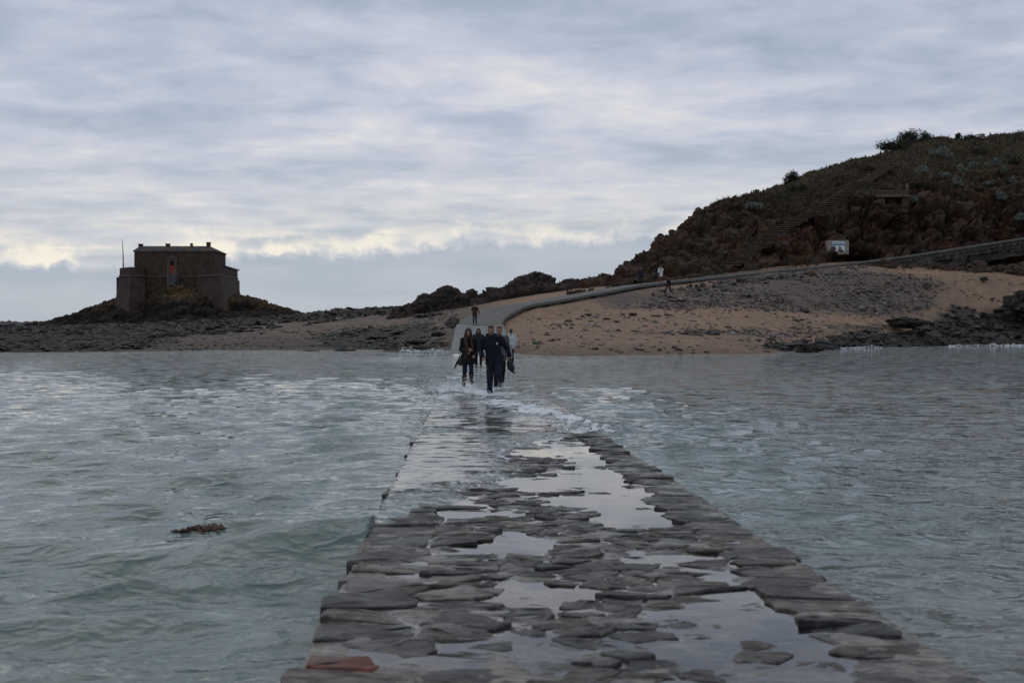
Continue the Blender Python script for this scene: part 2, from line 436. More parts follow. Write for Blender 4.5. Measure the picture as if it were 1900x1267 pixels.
    for (fx, fy) in ((-0.5, 26.1), (-0.3, 29.3), (-1.3, 29.9)):
        foam += 0.6 * np.exp(-(((X0 - fx) / 0.24) ** 2 + ((Y0 - fy) / 0.8) ** 2))
    lane = np.exp(-(np.where(X0 > xr, (X0 - xr) / 2.8, np.where(X0 < xl, (xl - X0) / 1.2, 0))) ** 2)
    foam += lane * np.interp(Y0, [8, 14, 22, 60, 75], [0, .22, .36, .40, .5]) * np.clip(0.75 + 0.9 * fbm(pts * np.array([0.7, 0.35, 1]), 3, seed=33), 0.1, 1.5)
    # streaky wash in the lee
    st = fbm(np.stack([X0 * 0.45, Y0 * 0.16, np.zeros_like(X0)], 1), 3, seed=41)
    foam += 0.22 * np.clip(st, 0, 1) * right * sstep(6, 14, Y0)
    # surf on the far strand
    foam += SURF(X0, Y0)
    sandy = np.clip(0.75 * np.exp(-((X0 - 3.2) / 2.4) ** 2) * sstep(9, 4, Y0) + 0.5 * right + 0.35 * sstep(60, 75, Y0), 0, 1)
    ruff = np.exp(-((fs - s - 0.07) / 0.09) ** 2) * (0.55 + 0.9 * np.clip(rip, -.4, .6)) + 0.9 * sstep(0.12, 0.42, fbm(pts * np.array([1.1, 0.9, 1]), 3, seed=36))
    thin = inside * m * np.interp(Y0, [15, 21, 26], [1, .8, 0.15]) * np.clip(1 - ruff, 0.15, 1)
    HG['sea'] = (X0[::3], Y0[::3], zs[::3])
    V = np.stack([X0 + np.where(near & (dl < .5) & (X0 < xl), ox * 0.3, np.where(inside, 0, ox)), Y0 + np.where(inside, 0, oy * np.clip(damp, 0, 1)), zs], 1)
    o = mesh_np('sea', V, grid_faces(*XX.shape), sea_material(), smooth=True, attrs={'foam': np.clip(foam, 0, 1.2), 'sandy': sandy, 'thin': thin})
    return tag(o, 'grey-green choppy sea on both sides of the causeway', 'sea', kind='structure')

# ------------------------------------------------------------------ land: control points (layout column, row, depth)
def rbf(ctrl, c=4.0):
    A = np.array([W(*q) for q in ctrl]); n = len(A)
    def phi(a, b): return np.sqrt(((a[:, None, :2] - b[None, :, :2]) ** 2).sum(-1) + c * c)
    M = np.zeros((n + 3, n + 3)); M[:n, :n] = -phi(A, A) + np.eye(n) * 0.8
    M[:n, n] = 1; M[:n, n + 1:] = A[:, :2]; M[n, :n] = 1; M[n + 1:, :n] = A[:, :2].T
    w = np.linalg.solve(M, np.concatenate([A[:, 2], [0, 0, 0]]))
    def f(X, Y):
        X = np.asarray(X, float).ravel(); Y = np.asarray(Y, float).ravel(); out = np.empty(len(X))
        for i in range(0, len(X), 20000):
            q = np.stack([X[i:i + 20000], Y[i:i + 20000]], 1)
            out[i:i + 20000] = -phi(q, A) @ w[:n] + w[n] + q @ w[n + 1:]
        return out
    return f

SHORE = [(-900, 656), (-300, 655), (0, 654), (150, 653), (300, 652), (450, 650.5), (600, 650), (720, 650), (800, 650), (834, 655), (965, 660.5), (1100, 659.5), (1300, 657.5), (1470, 656), (1515, 651), (1560, 646), (1700, 643.5), (1800, 642), (1900, 641.5), (2300, 641), (2900, 641)]
BEACH = [(x, y, CAMZ * FPX / (y - HY)) for x, y in SHORE]
# a little seaward of the shore the bottom falls away
BEACH += [(x, HY + (CAMZ + 1.3) * FPX / (CAMZ * FPX / (y - HY) - 16), CAMZ * FPX / (y - HY) - 16) for x, y in SHORE]
BEACH += [(-900, 606, 260), (-300, 608, 250), (0, 611, 240), (0, 628, 128), (0, 640, 98), (120, 606, 262), (200, 628, 130), (200, 640, 100), (300, 618, 160), (400, 628, 122), (400, 606, 215), (470, 597, 225), (560, 585, 222), (520, 605, 170), (600, 622, 118),
          (620, 578, 220), (700, 578, 200), (760, 572, 172), (640, 598, 150), (700, 610, 120), (760, 592, 134), (700, 635, 96), (830, 630, 82), (830, 592, 108), (850, 570, 140), (780, 620, 98),
          (930, 545, 150), (1040, 540, 150), (1150, 525, 140), (970, 596, 90), (985, 640, 73), (1000, 576, 102), (1100, 635, 76), (1100, 600, 91), (1100, 562, 108), (1200, 545, 113),
          (1300, 635, 78), (1300, 600, 92), (1300, 562, 106), (1280, 528, 116), (1400, 514, 121), (1500, 632, 88), (1500, 600, 100), (1500, 545, 115), (1500, 502, 125), (1600, 497, 127),
          (1700, 622, 108), (1700, 598, 112), (1700, 545, 119), (1700, 500, 128), (1800, 504, 129), (1900, 622, 115), (1900, 598, 117), (1900, 545, 122), (1900, 508, 130), (2100, 500, 132), (2300, 600, 120), (2300, 480, 140), (2900, 600, 125), (2900, 470, 150),
          (1400, 500, 150), (1700, 480, 160), (2200, 440, 180), (1300, 540, 190), (700, 575, 260), (300, 608, 330), (1900, 470, 260), (900, 570, 260), (-900, 607, 330), (-900, 630, 130), (-300, 632, 122)]
beach_z = rbf(BEACH, 5.0)

def poly_mask(px, py, poly, soft):
    """signed soft mask of a layout polygon"""
    inside = np.zeros(len(px), bool); dist = np.full(len(px), 1e9)
    n = len(poly)
    for i in range(n):
        x0, y0 = poly[i]; x1, y1 = poly[(i + 1) % n]
        c = ((y0 > py) != (y1 > py)) & (px < (x1 - x0) * (py - y0) / (y1 - y0 + 1e-9) + x0)
        inside ^= c
        ex, ey = x1 - x0, y1 - y0; L = ex * ex + ey * ey * 25 + 1e-9
        t = np.clip(((px - x0) * ex + (py - y0) * ey * 25) / L, 0, 1)
        d = np.sqrt((px - x0 - t * ex) ** 2 + 25 * (py - y0 - t * ey) ** 2)
        dist = np.minimum(dist, d)
    sd = np.where(inside, dist, -dist)
    return sstep(-soft, soft, sd)

REEF_L = [(-2500, 600), (-2500, 700), (0, 700), (60, 662), (205, 652), (300, 634), (420, 612), (560, 596), (640, 586), (760, 582), (760, 555), (0, 590)]
WEED_L = [(560, 618), (650, 608), (760, 604), (835, 600), (838, 660), (600, 660), (640, 640)]
REEF_R = [(1475, 670), (1490, 640), (1500, 626), (1580, 617), (1680, 615), (1760, 608), (1800, 594), (1850, 578), (1900, 566), (3000, 550), (3000, 670)]
GRAV_R = [(1090, 562), (1180, 538), (1260, 520), (1350, 510), (1500, 500), (1640, 504), (1730, 520), (1770, 545), (1800, 575), (1700, 592), (1560, 580), (1400, 570), (1240, 566), (1120, 572)]
WRACK_R = [(1150, 615), (1300, 611), (1500, 606), (1640, 596), (1690, 604), (1560, 618), (1400, 622), (1200, 622)]
def ground_masks(X, Y, Z):
    px = CX + X / Y * FPX; py = HY - (Z - CAMZ) / Y * FPX
    P = np.stack([X, Y, np.zeros_like(X)], 1)
    n = fbm(P * 0.11, 4, seed=51); n2 = fbm(P * 0.45, 3, seed=52)
    wx = px + n * 110 + n2 * 30; wy = py + n * 12 + n2 * 6
    return (px, py, n, n2, poly_mask(wx, wy, REEF_L, 18), poly_mask(wx, wy, WEED_L, 22), poly_mask(wx, wy, REEF_R, 18), poly_mask(wx, wy, GRAV_R, 34), poly_mask(wx, wy, WRACK_R, 30))

def surf_line():
    t = np.linspace(-1.0, 1.0, 300); Y = np.linspace(55, 130, 240)
    TT, YY = np.meshgrid(t, Y, indexing='ij')
    Z = beach_z((TT * YY).ravel(), YY.ravel()).reshape(TT.shape)
    idx = (Z > 0).argmax(1); return t, Y[idx]
_st, _sy = surf_line()
def SURF(X, Y):
    sh = np.interp(X / Y, _st, _sy)
    d = sh - Y
    w = np.interp(X / Y, [-.5, -.2, -.1, -.06, 0.0, .12, .26, .34, .5], [.25, .3, .55, 1.0, .75, .5, .6, 1.0, 1.0])
    return w * (0.95 * np.exp(-((d - 0.4) / 1.5) ** 2) + 0.5 * np.exp(-((d - 5) / 1.3) ** 2) * np.interp(X / Y, [.2, .3], [0.4, 1])) * (Y < 130)

def build_beach():
    rows = np.concatenate([np.linspace(58, 130, 220), np.geomspace(130.5, 360, 120)])
    T = np.concatenate([np.linspace(-1.3, -0.56, 40)[:-1], np.linspace(-0.56, 0.56, 640), np.linspace(0.56, 1.3, 40)[1:]])
    YY, TT = np.meshgrid(rows, T, indexing='ij'); X = (YY * TT).ravel(); Y = YY.ravel()
    Z = beach_z(X, Y)
    px, py, n, n2, rl, wl, rr, gr, wr = ground_masks(X, Y, Z)
    P = np.stack([X, Y, np.zeros_like(X)], 1)
    d1, d2, cid = worley(P * 0.42, 61); e1, e2, cid2 = worley(P * 1.3, 65)
    crag = (1 - d1) * 0.55 + (1 - e1) * 0.30 + fbm(P * 2.1, 3, seed=70) * 0.18 - 0.35
    reef = np.clip(rl + rr, 0, 1)
    Z = Z + reef * crag * np.interp(Y, [80, 150, 260], [0.95, 1.15, 1.6]) * (1 - .4 * rr)
    Z = Z + wl * np.clip(n2 * 1.2 + 0.1, 0, 1) * (crag + 0.25) * 0.55
    Z = Z + gr * fbm(P * 1.2, 3, seed=71) * 0.12 + wr * np.clip(n2, 0, 1) * 0.12
    Z = Z + (1 - reef) * (fbm(P * 0.2, 3, seed=72) * 0.10 + fbm(P * 0.9, 3, seed=73) * 0.03)
    # leave a bed for the ramp
    inr = (X > xl_of(Y) - 0.4) & (X < xr_of(Y) + 0.4) & (Y < 89)
    Z = np.where(inr, np.minimum(Z, zc_of(Y) - 0.12), Z)
    Z = path_clamp(X, Y, Z, lift=True)
    sand = np.array([0.265, 0.165, 0.105]); sandd = np.array([0.19, 0.125, 0.083])
    gcol = np.array([0.075, 0.067, 0.060]); gl = np.array([0.108, 0.080, 0.058]); rock = np.array([0.036, 0.030, 0.025]); weed = np.array([0.028, 0.026, 0.019])
    c = sand + (sandd - sand) * np.clip(0.5 + n * 0.9, 0, 1)[:, None]
    left = sstep(960, 860, px)[:, None]
    c = c * (1 - left) + (gl * (1 + 0.5 * n2[:, None])) * left
    # warm patch of sand on the left flank
    warm = (poly_mask(px + n * 40, py, [(590, 645), (640, 628), (760, 618), (830, 640), (830, 660), (590, 660)], 20) + 0.6 * poly_mask(px + n * 60, py + n * 6, [(520, 612), (640, 600), (760, 590), (700, 606), (580, 620)], 20))[:, None]
    c = c * (1 - 0.55 * warm) + sandd * 0.55 * warm
    c = c * (1 - gr[:, None] * 0.75) + gcol * gr[:, None] * 0.75
    wm = (wr * np.clip(0.35 + n2 * 1.5, 0, 1))[:, None]; c = c * (1 - wm) + rock * 1.3 * wm
    wm = (wl * np.clip(0.80 + n2 * 1.6, 0, 1))[:, None]; c = c * (1 - wm) + weed * 1.25 * wm
    rm = reef[:, None]; rc = rock * (0.65 + 0.8 * cid[:, None]); c = c * (1 - rm) + rc * rm
    wet = sstep(0.9, 0.15, Z)[:, None]; c = c * (1 - 0.30 * wet)
    mat = pmat('shore_ground', None, rough=0.85, var=0.28, scale=1.1, bump=0.9, bscale=2.6, vcol=True, dist=0.16, spec=0.25)
    F = grid_faces(len(rows), len(T)); F = F[(Z[F] > -0.9).any(1)]
    o = mesh_np('beach', np.stack([X, Y, Z], 1), F, mat, smooth=True, col=np.clip(c, 0.01, 1))
    return tag(o, 'sandy beach with shingle and dark rock reefs', 'beach', kind='structure')

# ------------------------------------------------------------------ hill
HILL = [(1120, 540, 122), (1160, 520, 128), (1205, 474, 134), (1240, 446, 139), (1275, 410, 143), (1310, 381, 147), (1365, 366, 150), (1420, 348, 153), (1480, 326, 156), (1560, 302, 160), (1640, 274, 164), (1700, 252, 168), (1760, 249, 170), (1840, 256, 172), (1900, 249, 172), (2000, 244, 172), (2200, 262, 172), (2500, 330, 172),
        (1250, 506, 124), (1300, 505, 125), (1350, 500, 126.5), (1400, 496, 128), (1450, 491, 129), (1500, 487, 131), (1540, 482, 133.5), (1600, 474, 135), (1700, 462, 136.5), (1800, 448, 137.5), (1900, 436, 138.5), (2000, 420, 139), (2200, 400, 140), (2500, 420, 140),
        (1250, 478, 130), (1300, 460, 133), (1300, 420, 139), (1350, 455, 134), (1350, 410, 141), (1400, 455, 134.5), (1400, 400, 143), (1450, 450, 135.5), (1450, 395, 144), (1450, 360, 149),
        (1500, 440, 135), (1500, 405, 140), (1500, 360, 148), (1540, 430, 135.2), (1540, 395, 139), (1540, 345, 150), (1600, 420, 136.5), (1600, 372, 138.5), (1600, 340, 147), (1600, 310, 155),
        (1660, 420, 137.8), (1660, 366, 139.6), (1680, 320, 151), (1680, 285, 160), (1700, 410, 138.5), (1720, 360, 142), (1750, 320, 151), (1750, 280, 162), (1800, 400, 140), (1800, 345, 146), (1800, 310, 154), (1820, 275, 164), (1900, 380, 141), (1900, 330, 148), (1900, 290, 158), (2000, 370, 142), (2000, 310, 154), (2200, 340, 150)]
_back = [(q[0], HY - (W(*q)[2] - 9 - CAMZ) / (q[2] + 22) * FPX, q[2] + 22) for q in HILL[1:18]]
_back2 = [(q[0], HY - (W(*q)[2] * 0.15 - 4 - CAMZ) / (q[2] + 55) * FPX, q[2] + 55) for q in HILL[1:18]]
hill_z = rbf(HILL + _back + _back2 + [(1080, 560, 128), (1060, 560, 150), (1040, 570, 190), (1000, 575, 220)], 2.2)

def hill_hit(px, py, f=None, d0=118.0, d1=190.0):
    f = f or hill_z
    d = np.linspace(d0, d1, 900); X = (px - CX) / FPX * d; Z = CAMZ - (py - HY) / FPX * d
    h = f(X, d); i = int((h >= Z).argmax())
    if h[i] < Z[i]: i = int((h - Z).argmax())
    return np.array([X[i], d[i], h[i]])

def crag_displace(V, nrm, amt, seed, sc=1.0, strata=True):
    """pushes rock faces in and out in angular blocks"""
    Q = V * np.array([0.30, 0.30, 0.55]) * sc
    if strata: Q = Q + np.stack([Q[:, 2] * 0.35, Q[:, 2] * 0.2, Q[:, 0] * -0.35], 1)
    w = fbm(V * 0.5 * sc, 3, seed=seed)[:, None] * 0.5
    d1, d2, c1 = worley(Q + w, seed + 1)
    e1, e2, c2 = worley(Q * 2.7 + w * 2, seed + 5)
    h = (c1 - 0.5) * 1.5 - np.exp(-((d2 - d1) / 0.07) ** 2) * 0.55 + ((c2 - 0.5) * 0.65 - np.exp(-((e2 - e1) / 0.09) ** 2) * 0.28) + fbm(V * 1.9 * sc, 3, seed=seed + 9) * 0.35
    return V + nrm * (h * amt)[:, None], c1, c2, np.minimum((d2 - d1) * 5, 1)

def grid_normals(V, nr, nc):
    G = V.reshape(nr, nc, 3); a = np.gradient(G, axis=1); b = np.gradient(G, axis=0)
    n = np.cross(a, b).reshape(-1, 3); return n / (np.linalg.norm(n, axis=1)[:, None] + 1e-9)

def build_hill():
    # depth rows packed where the cliff stands
    ys = np.concatenate([np.linspace(118, 150, 300), np.linspace(150.2, 178, 120), np.linspace(179, 240, 16)])
    T = np.concatenate([np.linspace(0.05, 0.50, 560), np.linspace(0.505, 0.9, 50)])
    YY, TT = np.meshgrid(ys, T, indexing='ij'); X = (YY * TT).ravel(); Y = YY.ravel()
    Z = hill_z(X, Y)
    P = np.stack([X, Y, np.zeros_like(X)], 1)
    Z = Z + fbm(P * 0.16, 4, seed=81) * 0.9 + fbm(P * 0.7, 3, seed=85) * 0.28
    V = np.stack([X, Y, Z], 1); nr, nc = len(ys), len(T)
    # hollow beside and beneath the notice board, and a cleft left of it
    n = grid_normals(V, nr, nc)
    slope = 1 - n[:, 2]
    px0 = CX + X / Y * FPX; py0 = HY - (Z - CAMZ) / Y * FPX
    line = np.interp(px0, [1100, 1200, 1300, 1400, 1470, 1520, 1600, 1700, 1800, 1900, 2200], [370, 380, 385, 390, 395, 375, 355, 342, 315, 318, 320])
    rocky = sstep(-26, 22, py0 - line + 46 * fbm(V * 0.22, 4, seed=88)) * (1 - 0.45 * sstep(0.22, 0.10, slope))
    V, c1, c2, crev = crag_displace(V, n, 0.22 + 1.15 * rocky, 91, 0.85)
    pxa = CX + V[:, 0] / V[:, 1] * FPX; pya = HY - (V[:, 2] - CAMZ) / V[:, 1] * FPX
    def hollow(cx, cy, rx, ry, depth):
        k = np.exp(-np.clip(((pxa - cx) / rx) ** 4 + ((pya - cy) / ry) ** 4, 0, 50)); V[:, 1] += depth * k
    fr = V[:, 1] < 145
    for h in ((1524, 445, 15, 36, 1.5), (1585, 484, 40, 9, 2.4), (1655, 440, 20, 26, 1.6), (1432, 474, 22, 10, 1.3)):
        Vk = V[:, 1].copy(); hollow(*h); V[:, 1] = np.where(fr, V[:, 1], Vk)
    V[:, 2] = path_clamp(V[:, 0], V[:, 1], V[:, 2], 0.7, 0.5)
    rock = np.array([0.046, 0.027, 0.019]); rock2 = np.array([0.075, 0.058, 0.046]); rust = np.array([0.088, 0.036, 0.016])
    grass = np.array([0.052, 0.039, 0.021]); heath = np.array([0.052, 0.034, 0.021]); green = np.array([0.036, 0.036, 0.020])
    g1 = fbm(V * 0.13, 4, seed=101); g2 = fbm(V * 0.5, 3, seed=105)
    veg = grass + (heath - grass) * sstep(-.2, .3, g1)[:, None]; veg = veg + (green - veg) * sstep(0.12, .4, g2)[:, None]
    rk = rock * (0.7 + 0.7 * c1[:, None]); rk = rk + (rock2 - rk) * (sstep(0.62, 0.9, c2) * 0.75)[:, None]; rk = rk + (rust - rk) * (sstep(0.0, 0.45, g2 + 0.3 * g1) * 0.7)[:, None]
    c = veg + (rk - veg) * rocky[:, None]
    zb = beach_z(X, Y)
    F = grid_faces(nr, nc)
    pa = PL[:, 0] / PL[:, 1]; o_ = np.argsort(pa)
    pathy = np.interp(X / Y, pa[o_], PL[o_, 1], left=118)
    keep = (V[:, 2] > zb - 1.2); behind = V[:, 1] > pathy + 0.3
    F = F[keep[F].any(1) & behind[F].all(1)]
    mat = pmat('hill_ground', None, rough=0.9, var=0.35, scale=1.4, bump=0.9, bscale=2.3, vcol=True, dist=0.2, spec=0.15)
    o = mesh_np('hill', V, F, mat, smooth=False, col=np.clip(c, 0.01, 1))
    HG['V'] = V; HG['rocky'] = rocky; HG['zb'] = zb
    return tag(o, 'steep hill of reddish rock with dry grass on top', 'hill', kind='structure')

# ------------------------------------------------------------------ low rock ridge in the middle distance
RIDGE = [(735, 578), (754, 569), (765, 560), (777, 551), (793, 545), (812, 541), (831, 536), (847, 539), (855, 549), (866, 548), (876, 542), (886, 549), (897, 543), (909, 538), (933, 538), (939, 532), (952, 523), (968, 515), (982, 513), (995, 508), (1001, 512), (1014, 506), (1021, 513), (1030, 526), (1053, 520), (1075, 517), (1092, 515), (1110, 518), (1135, 517), (1162, 500), (1200, 480), (1230, 470)]
def build_ridge():
    D = 146.0
    xs = np.linspace(W(728, 0, D)[0], W(1228, 0, D)[0], 460); ys = np.linspace(D - 13, D + 9, 110)
    rx = np.array([W(a, b, D)[0] for a, b in RIDGE]); rz = np.array([W(a, b, D)[2] for a, b in RIDGE])
    YY, XX = np.meshgrid(ys, xs, indexing='ij'); X = XX.ravel(); Y = YY.ravel()
    top = np.interp(X, rx, rz); bz = beach_z(X, Y)
    P = np.stack([X, Y, np.zeros_like(X)], 1)
    off = fbm(P * 0.12, 3, seed=111) * 2.5
    u = (Y - D + off); prof = np.where(u < 0, np.clip(1 - (np.abs(u) / 9.0) ** 1.5, -1, 1), np.clip(1 - (u / 7.0) ** 2, -1, 1))
    Z = bz - 0.6 + np.maximum(top - bz + 0.6, 0) * prof
    V = np.stack([X, Y, Z], 1); n = grid_normals(V, len(ys), len(xs))
    V, c1, c2, crev = crag_displace(V, n, np.full(len(V), 0.55), 121, 1.3)
    c = np.array([0.036, 0.026, 0.021]) * (0.6 + 0.8 * c1[:, None]) * (0.8 + .4 * c2[:, None])
    F = grid_faces(len(ys), len(xs)); keep = V[:, 2] > bz - 0.9; F = F[keep[F].any(1)]
    o = mesh_np('rock_ridge', V, F, pmat('ridge_rock', None, rough=0.9, var=0.35, scale=1.2, bump=0.9, bscale=2.2, vcol=True, dist=0.2, spec=0.15), smooth=False, col=np.clip(c, .01, 1))
    tag(o, 'low jagged dark rock ridge behind the bend of the path', 'rock', kind='structure')

# ------------------------------------------------------------------ islet under the fort
FD = 280.0
ISLE = [(-40, 620, FD - 12), (60, 610, FD), (110, 608, FD), (135, 602, FD), (150, 594, FD), (170, 580, FD), (195, 568, FD), (212, 560, FD + 6), (240, 540, FD + 12), (320, 525, FD + 8), (420, 542, FD + 10), (447, 548, FD + 4), (468, 551, FD), (485, 559, FD), (505, 570, FD), (518, 583, FD), (560, 592, FD - 4),
        (230, 594, FD - 10), (255, 592, FD - 10), (272, 574, FD - 5), (290, 552, FD - 3), (320, 531, FD - 2.5), (345, 536, FD - 3), (372, 556, FD - 5), (400, 572, FD - 8), (420, 578, FD - 8), (445, 580, FD - 8), (480, 586, FD - 10),
        (270, 598, FD - 16), (320, 590, FD - 17), (320, 560, FD - 9), (360, 590, FD - 17), (360, 568, FD - 10), (420, 594, FD - 18), (480, 596, FD - 18), (200, 600, FD - 14), (150, 608, FD - 14),
        (100, 614, FD - 30), (250, 610, FD - 32), (400, 608, FD - 32), (550, 604, FD - 30), (250, 570, FD + 45), (400, 570, FD + 45), (100, 620, FD + 45), (560, 612, FD + 45)]
isle_z = rbf(ISLE, 3.0)
def build_islet():
    xs = np.linspace(W(10, 0, FD)[0], W(590, 0, FD)[0], 420); ys = np.linspace(FD - 34, FD + 40, 170)
    YY, XX = np.meshgrid(ys, xs, indexing='ij'); X = XX.ravel(); Y = YY.ravel(); Z = isle_z(X, Y)
    V = np.stack([X, Y, Z], 1); n = grid_normals(V, len(ys), len(xs))
    V, c1, c2, _ = crag_displace(V, n, np.full(len(V), 0.8), 131, 0.8)
    V[:, 2] = np.maximum(V[:, 2], -2)
    g = fbm(V * 0.12, 4, seed=140); px = CX + X / Y * FPX; py = HY - (V[:, 2] - CAMZ) / Y * FPX
    c = np.array([0.038, 0.028, 0.022]) * (0.6 + 0.8 * c1[:, None])
    tidal = sstep(552, 572, py + 6 * g)[:, None]; c = c * (1 - .45 * tidal)      # black lichen zone above high water
    turf = np.exp(-((px - 330) / 52) ** 2 - ((py - 540) / 13) ** 2)
    c = c + (np.array([0.085, 0.070, 0.038]) - c) * (np.clip(turf * (1.1 + g), 0, 1) * 0.85)[:, None]
    rust = sstep(0.05, 0.4, g) * sstep(585, 565, py); c = c + (np.array([0.11, 0.062, 0.026]) - c) * (rust * 0.6)[:, None]
    bz = beach_z(X, Y); F = grid_faces(len(ys), len(xs)); keep = V[:, 2] > bz - 0.8; F = F[keep[F].any(1)]
    o = mesh_np('rock_islet', V, F, pmat('islet_rock', None, rough=0.9, var=0.35, scale=0.8, bump=0.8, bscale=1.6, vcol=True, dist=0.25, spec=0.15), smooth=False, col=np.clip(c, .01, 1))
    tag(o, 'dark rocky islet carrying the fort', 'islet', kind='structure')
# ------------------------------------------------------------------ path up the hill (centre line) and ground clamps
PATH = np.array([(-2.55, 86.6, 1.97), (-2.3, 90.5, 2.5), (-1.4, 94.5, 3.1), (0.2, 98, 3.75), (2.6, 101.2, 4.2), (7.2, 107.3, 5.12), (12.9, 114.2, 6.25), (20, 119.8, 7.15), (27.5, 124.6, 8.05), (34, 127.8, 8.8), (41, 130.6, 9.62), (47.5, 132.2, 10.5), (54, 133.4, 11.5), (62, 134.4, 12.75), (72, 135.5, 14.3), (90, 137, 17)])
def smooth_line(P, n):
    t = np.linspace(0, len(P) - 1, n); out = []
    for u in t:
        i = min(int(u), len(P) - 2); f = u - i
        p0, p1, p2, p3 = P[max(i - 1, 0)], P[i], P[i + 1], P[min(i + 2, len(P) - 1)]
        out.append(0.5 * ((2 * p1) + (p2 - p0) * f + (2 * p0 - 5 * p1 + 4 * p2 - p3) * f * f + (3 * p1 - p0 - 3 * p2 + p3) * f ** 3))
    return np.array(out)
PL = smooth_line(PATH, 180)
PHW = np.interp(np.arange(180), [0, 30, 60, 179], [1.75, 1.6, 1.3, 1.2])
def path_clamp(X, Y, Z, margin=0.5, below=0.3, lift=False):
    """keep ground under the path: returns lowered Z"""
    near = np.where((X > -8) & (X < 95) & (Y > 84) & (Y < 142))[0]
    Z = Z.copy()
    for i in range(0, len(near), 20000):
        k = near[i:i + 20000]
        d = (X[k, None] - PL[None, :, 0]) ** 2 + (Y[k, None] - PL[None, :, 1]) ** 2
        j = d.argmin(1); dd = np.sqrt(d[np.arange(len(k)), j])
        m = dd < PHW[j] + margin
        if lift:
            want = PL[j, 2] - .45 - np.maximum(dd - PHW[j] - .5, 0) * .30
            tt = PL[np.minimum(j + 1, 179)] - PL[np.maximum(j - 1, 0)]
            right = (tt[:, 1] * (X[k] - PL[j, 0]) - tt[:, 0] * (Y[k] - PL[j, 1])) > 0
            Z[k] = np.where(right & (dd < PHW[j] + 5) & (j < 118) & (j > 3), np.maximum(Z[k], want), Z[k])
        Z[k] = np.where(m, np.minimum(Z[k], PL[j, 2] - below), Z[k])
    return Z
